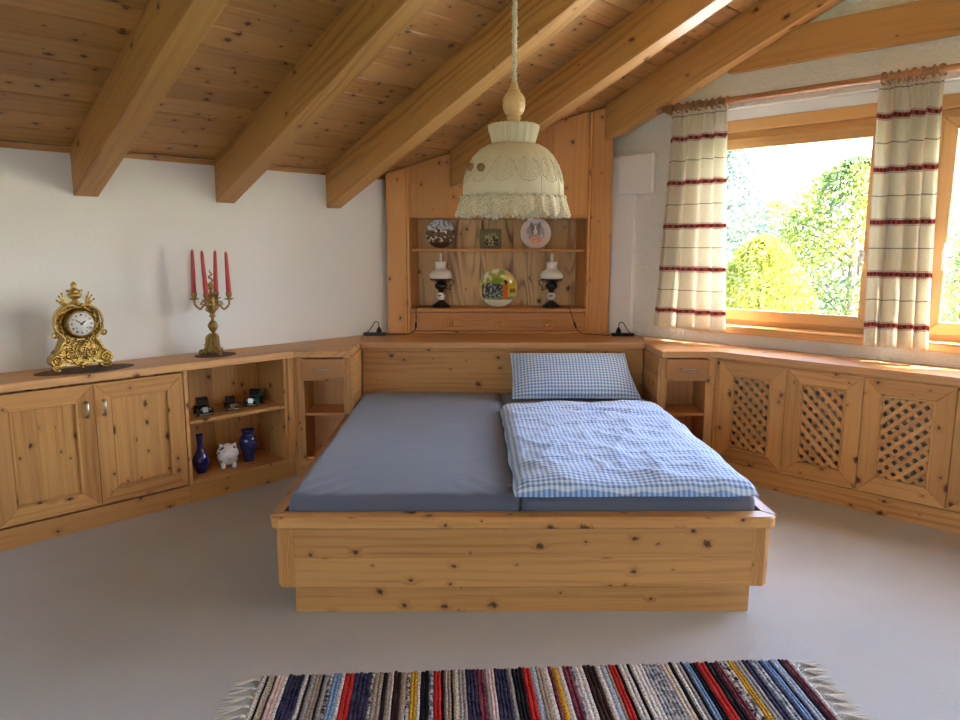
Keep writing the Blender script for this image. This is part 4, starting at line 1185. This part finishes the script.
for k, (ax, ay) in enumerate(ARMS):
    r = math.hypot(ax, ay); Mk = RZ(math.atan2(ay, ax)); zc = 0.348
    arm = MB().tube(arc_smooth([(0.012, 0, 0.262), (0.030, 0, 0.285), (0.048, 0, 0.280), (r - 0.03, 0, 0.262), (r - 0.004, 0, 0.285), (r, 0, 0.318)], 6), [0.008] * 10 + [0.006] * 21, 8, Mk)
    arm.tube(spiral((0.045, 0.292, 0), 0.016, 0.003, -0.4, 1.2, 0.0), 0.004, 6, Mk @ RX(math.pi / 2))
    am = arm.put('arm', 'old_brass', kd, KM)
    MB().lathe([(0.006, 0.312), (0.026, 0.320), (0.028, 0.3225), (0.010, 0.325), (0.013, 0.332), (0.0165, 0.342), (0.0165, 0.350), (0.019, 0.3535), (0.019, 0.356), (0.0, 0.356)], 16, T(ax, ay, 0)).put('candle_cup', 'old_brass', am, KM)
    zt = [0.598, 0.594, 0.594, 0.588][k]
    cm_ = KM @ T(ax, ay, 0)
    lean = [(0.002, 0), (-0.006, 0), (0.004, 0), (-0.003, 0)][k]
    base = 0.3565
    c = empty('candle', cm_ @ T(0, 0, base))
    tag(c, ['red candle on the wall side candelabra arm towards the clock', 'red candle on the room side candelabra arm towards the clock', 'red candle on the wall side candelabra arm towards the bed', 'red candle on the room side candelabra arm towards the bed'][k], 'candle', 'red candles in the candelabra')
    MB().lathe([(0.0130, base), (0.0135, base + 0.004), (0.0130, base + 0.05), (0.0115, base + 0.12), (0.0092, zt - 0.03), (0.0076, zt - 0.008), (0.0045, zt - 0.002), (0.0, zt)], 16, Matrix.Shear('XY', 4, (lean[0] * 8, 0)) @ T(-lean[0] * 8 * base, 0, 0)).put('wax', 'candle_red', c, cm_)
    off = lean[0] * 8 * (zt - base)
    MB().tube([(off, 0, zt - 0.002), (off + 0.001, 0, zt + 0.008)], 0.0011, 5).put('wick', 'wick', c, cm_)

# ------------------------------------------------------------------ things in the open shelf unit
ZS2, ZS1 = 0.4608, 0.1218
def on_shelf(s, q, z, rot=0.0): return frame(S(s, q, z), shat, -nhat, Zv) @ RZ(rot)
def lathe_thing(name, label, cat, M, prof, mat, bands=(), group=None):
    t = empty(name, M); tag(t, label, cat, group)
    MB().lathe(prof, 32).put('body', mat, t, M)
    return t
M_ = on_shelf(1.578, 0.215, ZS1)
t = lathe_thing('vase', 'cobalt blue bottle vase with long narrow neck beside the piggy bank', 'vase', M_, [(0.0, 0.0), (0.026, 0.0), (0.028, 0.006), (0.036, 0.025), (0.045, 0.055), (0.046, 0.075), (0.039, 0.100), (0.026, 0.122), (0.018, 0.140), (0.0155, 0.165), (0.0165, 0.200), (0.021, 0.222), (0.020, 0.224), (0.014, 0.205), (0.0, 0.200)], 'cobalt')
mb = MB()
for k in range(14):
    a = 2 * math.pi * k / 14
    mb.tube([(0.0465 * math.cos(a), 0.0465 * math.sin(a), 0.066), (0.0468 * math.cos(a + .22), 0.0468 * math.sin(a + .22), 0.078), (0.0465 * math.cos(a + .44), 0.0465 * math.sin(a + .44), 0.066)], 0.0022, 5)
    mb.tube([(0.0410 * math.cos(a), 0.0410 * math.sin(a), 0.040), (0.0425 * math.cos(a + .22), 0.0425 * math.sin(a + .22), 0.050), (0.0410 * math.cos(a + .44), 0.0410 * math.sin(a + .44), 0.040)], 0.002, 5)
mb.put('relief_band', 'cobalt_relief', t, M_)
M_ = on_shelf(1.882, 0.20, ZS1)
t = lathe_thing('vase', 'dark blue shouldered vase with short flared neck', 'vase', M_, [(0.0, 0.0), (0.030, 0.0), (0.031, 0.008), (0.036, 0.035), (0.046, 0.080), (0.052, 0.115), (0.051, 0.138), (0.042, 0.156), (0.032, 0.166), (0.031, 0.176), (0.040, 0.190), (0.042, 0.195), (0.038, 0.196), (0.027, 0.178), (0.0, 0.172)], 'navy_green')
mb = MB()
for k in range(5): mb.tube(arc_smooth([(0.053 * math.cos(a), 0.053 * math.sin(a), z) for a, z in ((-1.9 + k * .16, 0.10), (-1.8 + k * .16, 0.125), (-1.66 + k * .16, 0.132), (-1.62 + k * .16, 0.108))], 4), 0.002, 5)
mb.put('relief_motif', 'cobalt_relief', t, M_)
# piggy bank facing the room
M_ = on_shelf(1.742, 0.215, ZS1, -0.35)
t = empty('piggy_bank', M_); tag(t, 'round white porcelain piggy bank with dark spots', 'piggy bank')
MB().ball((0, 0, 0.074), (0.064, 0.066, 0.064), ID, 28, 18).put('body', 'porcelain', t, M_)
mb = MB().lathe([(0.020, 0.0), (0.021, 0.010), (0.019, 0.016), (0.0, 0.017)], 16, T(0, -0.058, 0.064) @ RX(math.pi / 2)); mb.put('snout', 'porcelain', t, M_)
for u in (-0.007, 0.007): MB().ball((u, -0.075, 0.064), (0.003, 0.0015, 0.004), ID, 8, 6).put('nostril', 'ink', t, M_)
for sg in (-1, 1):
    MB().ball((sg * 0.024, -0.052, 0.098), (0.005, 0.003, 0.005), ID, 8, 6).put('eye', 'ink', t, M_)
    MB().lathe([(0.016, 0.0), (0.011, 0.012), (0.0, 0.028)], 10, T(sg * 0.034, -0.018, 0.122) @ RY(sg * 0.5) @ Matrix.Diagonal((1, .5, 1, 1))).put('ear', 'porcelain', t, M_)
    for yy in (-0.030, 0.030): MB().lathe([(0.0, 0.0), (0.012, 0.0), (0.013, 0.004), (0.014, 0.03), (0.0, 0.034)], 12, T(sg * 0.030, yy, 0)).put('foot', 'porcelain', t, M_)
rnd = random.Random(21)
plain('spot_paint', (70, 84, 92), 0.25)
for k in range(16):
    a, e = rnd.uniform(-3.0, 0.1), rnd.uniform(-0.5, 1.2)
    d = Vector((math.cos(e) * math.cos(a), math.cos(e) * math.sin(a), math.sin(e)))
    if d.y < -0.85: continue
    p = Vector((0, 0, 0.074)) + Vector((d.x * 0.064, d.y * 0.066, d.z * 0.064))
    Mq = T(*p) @ d.to_track_quat('Z', 'Y').to_matrix().to_4x4()
    MB().ball((0, 0, 0), (rnd.uniform(.006, .012), rnd.uniform(.004, .009), 0.0018), Mq, 10, 6).put('spot', 'spot_paint', t, M_)
# toy vintage cars
def toy_car(s, q, rot, k, paint, front, label, truck=False):
    M = on_shelf(s, q, ZS2, rot) @ Matrix.Scale(k, 4)
    t = empty('toy_car', M); tag(t, label, 'toy car', 'toy vintage cars on the shelf')
    def prof(name, pts, x0, x1, mat, tp=0.0):        # side profile (y, z), y<0 is the front
        bm = bmesh.new(); Mx = frame((0, 0, 0), (0, 1, 0), (0, 0, 1), (1, 0, 0)); mb = MB().prism(pts, x0, x1, Mx)
        vv = [bm.verts.new(v) for v in mb.v]
        for f in mb.f: bm.faces.new([vv[i] for i in f])
        bmesh.ops.recalc_face_normals(bm, faces=bm.faces)
        bmesh.ops.bevel(bm, geom=list(bm.edges), offset=0.003, segments=2, affect='EDGES', clamp_overlap=True)
        me = bpy.data.meshes.new(name); bm.to_mesh(me); bm.free(); return put(name, me, mat, t, M)
    prof('chassis', [(-0.066, 0.012), (0.062, 0.012), (0.064, 0.024), (-0.066, 0.022)], -0.030, 0.030, 'black_gloss')
    prof('hood', [(-0.060, 0.022), (-0.008, 0.022), (-0.008, 0.054), (-0.056, 0.048)], -0.019, 0.019, paint)
    prof('cabin', [(-0.010, 0.022), (0.058, 0.022), (0.062, 0.050), (0.052, 0.080), (0.004, 0.082), (-0.006, 0.056)], -0.029, 0.029, paint)
    prof('roof', [(-0.002, 0.080), (0.054, 0.078), (0.048, 0.088), (0.006, 0.089)], -0.030, 0.030, 'black_gloss')
    prof('grille', [(-0.0635, 0.022), (-0.0595, 0.022), (-0.0575, 0.050), (-0.0605, 0.050)], -0.014, 0.014, front)
    prof('windscreen', [(-0.0095, 0.058), (-0.0075, 0.058), (0.0005, 0.077), (-0.0015, 0.077)], -0.024, 0.024, 'black_gloss')
    MB().tube([(-0.036, -0.072, 0.016), (0.036, -0.072, 0.016)], 0.0028, 8).put('bumper', 'steel', t, M)
    for sg in (-1, 1):
        MB().lathe([(0.0, 0.0), (0.0065, 0.0), (0.007, 0.006), (0.0, 0.009)], 12, T(sg * 0.021, -0.062, 0.040) @ RX(math.pi / 2)).put('headlamp', 'steel', t, M)
        for yy in (-0.046, 0.040):
            w = MB().lathe([(0.0, -0.005), (0.014, -0.005), (0.016, -0.003), (0.016, 0.003), (0.014, 0.005), (0.0, 0.005)], 18, T(sg * 0.034, yy, 0.016) @ RY(math.pi / 2)).put('wheel', 'black_plastic', t, M)
            MB().lathe([(0.0, 0.005), (0.008, 0.0052), (0.0, 0.0065)], 12, T(sg * 0.034, yy, 0.016) @ RY(sg * math.pi / 2)).put('hubcap', 'gold_paint', w, M)
            MB().tube([(sg * 0.034, yy + 0.022 * math.cos(a), 0.017 + 0.021 * math.sin(a)) for a in [math.pi * j / 10 for j in range(11)]], 0.0065, 8).put('fender', paint, t, M)
toy_car(1.604, 0.225, -0.22, 1.08, 'black_gloss', 'steel', 'toy vintage car in plain black beside the cupboard end of the shelf')
toy_car(1.778, 0.215, -0.25, 0.85, 'black_gloss', 'gold_paint', 'small black toy vintage car with a gold front grille')
toy_car(1.935, 0.20, -0.85, 1.05, 'teal_paint', 'steel', 'dark teal toy vintage car on the shelf')

# ------------------------------------------------------------------ things in the niche
def painted_disc(name, r, painter, depth=0.018):
    NR, NA = 26, 72; mb = MB(); cols = []
    for j in range(NR + 1):
        f = j / NR; rr = r * f
        w = 0.0 if f < .62 else depth * ((f - .62) / .38) ** 1.3
        for i in range(NA):
            a = 2 * math.pi * i / NA
            mb.v.append(Vector((rr * math.cos(a), rr * math.sin(a), w))); cols.append(painter(f * math.cos(a), f * math.sin(a)))
    for j in range(NR):
        for i in range(NA): mb.f.append((j * NA + i, (j + 1) * NA + i, (j + 1) * NA + (i + 1) % NA, j * NA + (i + 1) % NA))
    return mb, cols
def add_print(me, cols):
    at = me.attributes.new('print', 'FLOAT_COLOR', 'POINT')
    at.data.foreach_set('color', [c for p in cols for c in srgb(*p)])
def ell(x, y, cx, cy, rx, ry): return ((x - cx) / rx) ** 2 + ((y - cy) / ry) ** 2 < 1
def nz(x, y, k, s=0): return noise.noise(Vector((x * k, y * k, s)))
def paint_village(x, y):
    if x * x + y * y > 0.93: return (120, 86, 66)
    c = (196, 198, 210) if y > 0.25 else (116, 92, 78)
    if y > 0.25 and nz(x, y, 6, 1) > 0.15: c = (120, 116, 124)
    if -0.5 < x < 0.45 and 0.0 < y < 0.42 - abs(x) * 0.5: c = (214, 214, 222) if nz(x, y, 5, 3) > -0.1 else (84, 60, 48)
    if -0.35 < x < 0.3 and -0.12 < y < 0.12: c = (70, 48, 40) if nz(x, y, 12, 2) > 0 else (150, 120, 96)
    if y < -0.15: c = (206, 200, 200) if nz(x, y, 5, 7) > 0.12 else (104, 78, 62)
    if y < -0.55: c = (92, 64, 50)
    return c
def paint_cat(x, y):
    d = x * x + y * y
    c = (222, 206, 206)
    if d > 0.9: return (232, 222, 220)
    if ell(x, y, 0, 0.05, 0.60, 0.62) and nz(x, y, 4, 1) > -0.25: c = (176, 172, 176)
    if ell(x, y, 0, 0.22, 0.33, 0.34): c = (140, 138, 144)
    for sg in (-1, 1):
        if ell(x, y, sg * 0.26, 0.55, 0.10, 0.20): c = (128, 126, 132)
        if ell(x, y, sg * 0.13, 0.22, 0.05, 0.045): c = (58, 62, 66)
    if ell(x, y, 0, 0.12, 0.13, 0.20) or (abs(x) < 0.05 and 0.1 < y < 0.52): c = (236, 234, 234)
    if ell(x, y, 0, 0.10, 0.04, 0.03): c = (190, 120, 120)
    if ell(x, y, 0.02, -0.42, 0.36, 0.24): c = (226, 176, 168) if nz(x, y, 9, 4) > -0.1 else (206, 128, 120)
    return c
def paint_coach(x, y):
    d = x * x + y * y
    if d > 0.94: return (232, 228, 214)
    c = (206, 196, 92)
    if y > 0.25: c = (232, 224, 170) if nz(x, y, 4, 2) > 0.1 else (150, 168, 60)
    if x > 0.35 and y > -0.1: c = (224, 190, 60)
    if y < -0.45: c = (120, 140, 90)
    if y < -0.62: c = (228, 226, 216)
    if -0.85 < x < 0.25 and -0.5 < y < 0.30 - 0.2 * abs(x + .3): c = (44, 52, 62) if nz(x, y, 9, 5) > -0.12 else (150, 166, 170)
    if ell(x, y, -0.1, 0.38, 0.28, 0.16): c = (120, 150, 60)
    if 0.24 < x < 0.52 and -0.55 < y < 0.18: c = (214, 96, 36)
    if ell(x, y, 0.40, 0.30, 0.10, 0.14): c = (60, 40, 34)
    if 0.60 < x < 0.9 and -0.25 < y < -0.05: c = (120, 96, 60)
    return c
def plate(x, z, r, painter, label, y=5.335, lean=0.16):
    M = T(x, y, z) @ RX(math.pi / 2 - lean) @ T(0, r, 0)
    # stands with its lower rim on the shelf, leaning back
    t = empty('plate', T(x, y, z)); tag(t, label, 'plate')
    mb, cols = painted_disc('face', r, painter)
    me = mesh(mb.v, mb.f, True, 'face'); add_print(me, cols); put('face', me, 'glazed_print', t, M)
    MB().lathe([(0.0, -0.006), (r * .55, -0.006), (r * .64, -0.003), (r * 1.0, 0.0135), (r * 1.012, 0.0165), (r * 1.0, 0.0185)], 48).nocap().put('rim', 'porcelain', t, M)
plate(-0.436, 1.3952, 0.106, paint_village, 'decorative plate with a snowy village scene in browns on the upper shelf', y=5.29)
plate(0.258, 1.3952, 0.111, paint_cat, 'pale pink decorative plate with a grey cat on the upper shelf', y=5.29)
plate(-0.012, 0.9712, 0.140, paint_coach, 'large colourful plate with carriage and orange figure between the lamps', y=5.27, lean=0.2)
# small picture
M_ = T(-0.068, 5.30, 1.3946) @ RX(math.pi / 2 - 0.14)
t = empty('picture_frame', M_); tag(t, 'small square olive picture frame standing between the two upper plates', 'picture frame')
plain('olive_mount', (122, 116, 84), 0.6, var=0.1)
w_ = 0.078; h_ = 0.142
MB().box(-w_, w_, 0.0, h_, -0.008, 0.0).put('backing', 'olive_mount', t, M_, smooth=False)
for r_ in (rect(-w_, 0, w_, 0.010), rect(-w_, h_ - 0.010, w_, h_), rect(-w_, 0.0101, -w_ + 0.010, h_ - 0.0101), rect(w_ - 0.010, 0.0101, w_, h_ - 0.0101)):
    MB().prism(r_, 0.0002, 0.008).put('frame_bar', 'olive_mount', t, M_, smooth=False)
NXp = 36; mb = MB(); cols = []
for j in range(NXp + 1):
    for i in range(NXp + 1):
        a, b = i / NXp, j / NXp; mb.v.append(Vector((-0.045 + 0.095 * a, 0.022 + 0.09 * b, 0.0012)))
        c = (176, 164, 120)
        if b < 0.55 and (a < 0.28 or a > 0.68) and nz(a, b, 9, 1) > -0.2: c = (38, 26, 22)
        if 0.55 < b < 0.8 and 0.6 < a < 0.8: c = (40, 28, 24)
        if b > 0.72 and nz(a, b, 7, 3) > 0.05: c = (110, 116, 80)
        if 0.35 < a < 0.6 and 0.1 < b < 0.5: c = (190, 170, 120) if nz(a, b, 8, 2) > 0 else (96, 60, 40)
        cols.append(c)
for j in range(NXp):
    for i in range(NXp): mb.f.append((j * (NXp + 1) + i, j * (NXp + 1) + i + 1, (j + 1) * (NXp + 1) + i + 1, (j + 1) * (NXp + 1) + i))
me = mesh(mb.v, mb.f, False, 'picture'); add_print(me, cols); put('picture', me, 'paper_print', t, M_)

# table lamps in oil lamp style
def oil_lamp(x, label, cord, hs):
    M = T(x, 5.255, 0.9706)
    t = empty('table_lamp', M); tag(t, label, 'table lamp')
    MB().lathe([(0.0, 0.0), (0.066, 0.0), (0.068, 0.008), (0.062, 0.016), (0.050, 0.022), (0.034, 0.036), (0.018, 0.044), (0.014, 0.052), (0.0, 0.052)], 28).put('foot', 'black_iron', t, M)
    b = MB().lathe([(0.012, 0.0525), (0.024, 0.056), (0.034, 0.070), (0.036, 0.084), (0.030, 0.100), (0.018, 0.108), (0.0, 0.108)], 24).put('porcelain_bulb', 'porcelain', t, M)
    MB().ball((-0.006, -0.0335, 0.086), (0.016, 0.003, 0.008), ID, 10, 6).put('rose_motif', 'rose_print', b, M)
    MB().lathe([(0.014, 0.1085), (0.020, 0.112), (0.016, 0.124), (0.030, 0.132), (0.044, 0.146), (0.046, 0.160), (0.036, 0.176), (0.020, 0.186), (0.020, 0.200), (0.0, 0.200)], 24).put('font', 'black_iron', t, M)
    mb = MB().lathe([(0.076, 0.199), (0.080, 0.201), (0.080, 0.206), (0.074, 0.207)], 32)
    for k in range(6): mb.tube([(0.02 * math.cos(k * 1.047), 0.02 * math.sin(k * 1.047), 0.19), (0.05 * math.cos(k * 1.047), 0.05 * math.sin(k * 1.047), 0.185), (0.076 * math.cos(k * 1.047), 0.076 * math.sin(k * 1.047), 0.201)], 0.0028, 6)
    mb.put('gallery', 'black_iron', t, M)
    mb = MB().tube(arc_smooth([(hs * 0.040, 0, 0.135), (hs * 0.070, 0, 0.128), (hs * 0.066, 0, 0.150), (hs * 0.086, 0, 0.165), (hs * 0.092, 0, 0.188), (hs * 0.080, 0, 0.197)], 6), 0.0035, 7)
    mb.put('scroll_handle', 'black_iron', t, M)
    o = MB().lathe([(0.074, 0.208), (0.083, 0.213), (0.087, 0.224), (0.0865, 0.238), (0.081, 0.252), (0.070, 0.264), (0.055, 0.273), (0.044, 0.280), (0.040, 0.290), (0.041, 0.312), (0.047, 0.332), (0.045, 0.333), (0.038, 0.312), (0.038, 0.290), (0.042, 0.278), (0.054, 0.270), (0.068, 0.261), (0.079, 0.250), (0.084, 0.236), (0.084, 0.224), (0.080, 0.215), (0.072, 0.2085)], 36)
    o.f = o.f[:-2]
    o.put('opal_shade', 'opal_glass', t, M)
    MB().lathe([(0.011, 0.2005), (0.012, 0.24), (0.011, 0.391), (0.009, 0.391), (0.009, 0.2005)], 16).put('chimney', 'opal_glass', t, M)
    c = MB().tube(arc_smooth(cord, 6), 0.0032, 6).put('cord', 'black_plastic', t)
    return t
ka = [(-0.492, 5.25, 0.977), (-0.56, 5.22, 0.978), (-0.60, 5.165, 0.9775), (-0.607, 5.142, 0.955), (-0.607, 5.138, 0.90), (-0.61, 5.136, 0.83), (-0.64, 5.125, 0.795), (-0.70, 5.09, 0.7905), (-0.78, 5.06, 0.7905), (-0.80, 5.04, 0.792), (-0.803, 5.04, 0.80)]
l1 = oil_lamp(-0.432, 'oil style table lamp with white opal shade beside the village plate', ka, 1)
MB().tube([(-0.6082, 5.137, 0.868), (-0.6086, 5.1365, 0.866), (-0.610, 5.1355, 0.832), (-0.6105, 5.1355, 0.830)], [0.003, 0.0075, 0.0075, 0.003], 8).put('switch', 'black_plastic', l1)
kb = [(0.436, 5.25, 0.977), (0.47, 5.20, 0.978), (0.495, 5.162, 0.9775), (0.50, 5.142, 0.958), (0.52, 5.136, 0.90), (0.545, 5.134, 0.83), (0.58, 5.125, 0.80), (0.64, 5.09, 0.7905), (0.72, 5.06, 0.7905), (0.765, 5.03, 0.792), (0.772, 5.03, 0.80)]
l2 = oil_lamp(0.376, 'oil style table lamp with white opal shade below the cat plate', kb, -1)
MB().tube([(0.531, 5.135, 0.872), (0.532, 5.1345, 0.870), (0.5435, 5.134, 0.836), (0.544, 5.134, 0.834)], [0.003, 0.0075, 0.0075, 0.003], 8).put('switch', 'black_plastic', l2)
def power_strip(x, y, sg, label):
    M = T(x, y, ZT1 + 0.0004)
    t = empty('power_strip', M); tag(t, label, 'power strip')
    bm = bmesh.new(); bmesh.ops.create_cube(bm, size=1.0)
    for v in bm.verts: v.co = Vector((v.co.x * 0.165, v.co.y * 0.046, (v.co.z + .5) * 0.022))
    bmesh.ops.bevel(bm, geom=list(bm.edges), offset=0.007, segments=3, affect='EDGES')
    me = bpy.data.meshes.new('strip_body'); bm.to_mesh(me); bm.free(); put('strip_body', me, 'black_plastic', t, M)
    p = MB().lathe([(0.0, 0.0222), (0.018, 0.0222), (0.019, 0.034), (0.015, 0.046), (0.007, 0.058), (0.004, 0.064), (0.0, 0.064)], 16, T(-sg * 0.03, 0, 0)).put('plug', 'black_plastic', t, M)
    MB().tube(arc_smooth([(-sg * 0.03, 0, 0.060), (-sg * 0.026, 0, 0.090), (-sg * 0.006, -0.004, 0.098), (sg * 0.012, -0.01, 0.075), (sg * 0.030, -0.014, 0.045), (sg * 0.05, -0.018, 0.026)], 6), 0.0032, 6).put('plug_cord', 'black_plastic', p, M)
power_strip(-0.892, 5.045, -1, 'black power strip with plug on the ledge beside the white wall')
power_strip(0.862, 5.030, 1, 'black power strip with plug on the ledge below the white wall casing')

# ------------------------------------------------------------------ rag rug
RA = math.atan2(0.086, 1.795)
RM = T(-0.899, 2.183, 0.0) @ RZ(RA) @ Matrix.Diagonal((1, 1, 1, 1))
RL, RWd = 1.797, 0.78
rug = empty('rag_rug', RM @ T(RL / 2, -RWd / 2, 0)); tag(rug, 'striped multicoloured rag rug with fringed ends at the foot of the bed', 'rug')
SEQ = "w5 k2 c6 k1 p7 w4 n15 w4 k2 g5 t6 k2 g4 x4 b7 w4 r9 n16 x3 t8 k4 t4 w2 d7 t5 x4 y6 w3 k8 s4 r7 k3 t6 k2 c5 g7 n10 m8 g3 p6 n13 g4 k10 r8 l5 t7 w5 m4 y5 w5 m8 s3 w9 d12 w5 l5 t3 r7 k3 w8 k3 w12 s18 c8 k4 w4 g4 k3 b6 k6 r9 k8 m6 x9 y6 g8 n8 s8 n4 b6 n3 l7 k4 m6 w4"
toks = [(t[0], float(t[1:])) for t in SEQ.split()]
tot = sum(w for _, w in toks)
MB().box(0.004, RL - 0.004, -RWd + 0.004, -0.004, 0.0004, 0.003).put('warp_base', 'fringe', rug, RM, smooth=False)
u = 0.0; rnd = random.Random(2)
for k_, w in toks:
    w = w / tot * RL
    strips = max(1, round(w / 0.013))
    for j in range(strips):
        sw = w / strips
        mb = MB(); NV, NC = 26, 5
        a0, a1 = rnd.uniform(-.004, .006), rnd.uniform(-.004, .006)
        for i in range(NV + 1):
            v = -RWd + a0 + (RWd + a1 - a0) * i / NV
            bul = 1 + 0.10 * math.sin(i * 2.4 + u * 90) + rnd.uniform(-.05, .05)
            for c in range(NC):
                f = c / (NC - 1)
                mb.v.append(Vector((u + sw * (0.0 + 1.0 * f) + 0.0007 * math.sin(i * 1.3 + u * 50), v, 0.0031 + 0.0042 * bul * math.sin(math.pi * f))))
        for i in range(NV):
            for c in range(NC - 1): mb.f.append((i * NC + c, i * NC + c + 1, (i + 1) * NC + c + 1, (i + 1) * NC + c))
        mb.put('rag_strip', 'rag_' + k_, rug, RM); u += sw
for end in (0, 1):
    for k in range(17):
        v = -0.02 - k * (RWd - 0.04) / 16
        mb = MB()
        for j in range(7):
            sg = -1 if end == 0 else 1; x0 = 0.0 if end == 0 else RL
            ln = rnd.uniform(0.055, 0.095); dv = rnd.uniform(-0.02, 0.02)
            p0 = (x0, v + rnd.uniform(-.004, .004), 0.005)
            mb.tube(arc_smooth([p0, (x0 + sg * 0.018, v, 0.009), (x0 + sg * ln * .6, v + dv * .6 - 0.004, 0.006), (x0 + sg * ln, v + dv - 0.008, 0.003)], 3), [0.0024] * 7 + [0.002, 0.0017, 0.0012], 5)
        mb.ball(((0.0 if end == 0 else RL) + (-0.012 if end == 0 else 0.012), v, 0.0075), (0.006, 0.005, 0.005), ID, 7, 5)
        mb.put('tassel', 'fringe', rug, RM)

# ------------------------------------------------------------------ outside
GZ = -3.2
o = MB().box(-60, 60, -40, 80, GZ - 0.3, GZ).put('ground', 'lawn', smooth=False, kind='structure'); tag(o, 'lawn far below the window', 'ground', kind='structure')
o = box('bounce_slab', None, RF, 0.5, 8.5, -0.25, -0.05, -3.4, -0.31, 'bounce_slab_pale', bevel=0.005); tag(o, 'pale unseen slab added outside the gable windows to bounce sun inside', 'bounce slab', kind='structure')  # unseen slab added to throw sunlight up through the windows onto the ceiling
def tree(name, x, y, h, r, shape, mat, nleaf, leaf, label, seed, cat='tree'):
    rnd = random.Random(seed)
    M = T(x, y, GZ)
    t = empty(name, M); tag(t, label, cat, 'trees outside the window')
    mb = MB().tube([(0, 0, -0.05), (0.02, 0, h * .4), (0, 0.02, h * .93)], [0.14, 0.09, 0.02], 8)
    for k in range(26):
        z = h * rnd.uniform(0.2, 0.95); a = rnd.uniform(0, 6.28); f = z / h
        R = r * shape(f) * rnd.uniform(.7, 1.0)
        mb.tube([(0, 0, z - R * .5), (R * .5 * math.cos(a), R * .5 * math.sin(a), z - R * .15), (R * math.cos(a), R * math.sin(a), z)], [0.03, 0.018, 0.006], 5)
    mb.put('trunk', 'bark', t, M)
    vs_, fs, tones = [], [], []
    for k in range(nleaf):
        f = rnd.random() ** 0.85; z = h * f
        a = rnd.uniform(0, 6.28); R = r * shape(f) * (1 + 0.25 * noise.noise(Vector((math.cos(a) * 2 + seed, math.sin(a) * 2, z * 1.2)))) * (rnd.random() ** 0.35)
        p = Vector((R * math.cos(a), R * math.sin(a), z))
        d = Vector((rnd.gauss(0, 1), rnd.gauss(0, 1), rnd.gauss(0, 1))).normalized(); e = d.orthogonal().normalized(); g = d.cross(e)
        L = leaf * rnd.uniform(.6, 1.3); b = len(vs_)
        vs_ += [p - e * L * .5, p + g * L * .3, p + e * L * .5, p - g * L * .3]; fs.append((b, b + 1, b + 2, b + 3))
        tn = min(1, max(0, 0.5 + 0.9 * noise.noise(Vector((p.x * 1.6 + seed, p.y * 1.6, p.z * 1.6))) + rnd.uniform(-.3, .3))); tones += [tn] * 4
    me = mesh(vs_, fs, False, 'foliage'); at = me.attributes.new('tone', 'FLOAT', 'POINT'); at.data.foreach_set('value', tones)
    fo = put('foliage', me, mat, t, M); fo['kind'] = 'stuff'
cone = lambda f: max(0.02, (1 - f) ** 0.75) if f > 0.12 else 0.8 + f
spire = lambda f: max(0.03, math.sin(math.pi * min(1, (f * 0.82 + 0.18))) ** 0.7)
egg2 = lambda f: max(0.05, (1 - max(0, (f - 0.45) / 0.55) ** 2.2) ** 0.6) if f > 0.45 else 0.75 + 0.25 * f / 0.45
egg = lambda f: max(0.02, math.sin(math.pi * max(0.02, (f - 0.15) / 0.85)) ** 0.6) if f > 0.15 else 0.02
tree('conifer', 3.93, 10.2, 4.78, 0.92, egg2, 'leaf_yellow', 16000, 0.075, 'golden yellow rounded conifer outside the window', 1)
tree('tall_tree', 6.45, 12.6, 6.15, 1.75, egg2, 'leaf_green', 26000, 0.085, 'tall broad green and yellow tree beside the window handle', 3)
tree('tall_tree', 10.2, 13.4, 5.9, 1.5, egg2, 'leaf_green', 16000, 0.09, 'broad green tree seen through the second window', 5)
tree('birch', 5.0, 15.6, 7.0, 1.35, egg2, 'leaf_blue', 15000, 0.1, 'thin grey green tree with bare twigs beside the first curtain', 6)
tree('hedge_bush', 7.6, 18.9, 5.8, 1.9, egg2, 'leaf_green', 12000, 0.1, 'dense green bush in the gap behind the golden conifer', 20, 'bush')
tree('hedge_bush', 12.0, 19.2, 5.5, 1.6, egg2, 'leaf_green', 9000, 0.1, 'dense green bush behind the tall broad tree', 21, 'bush')
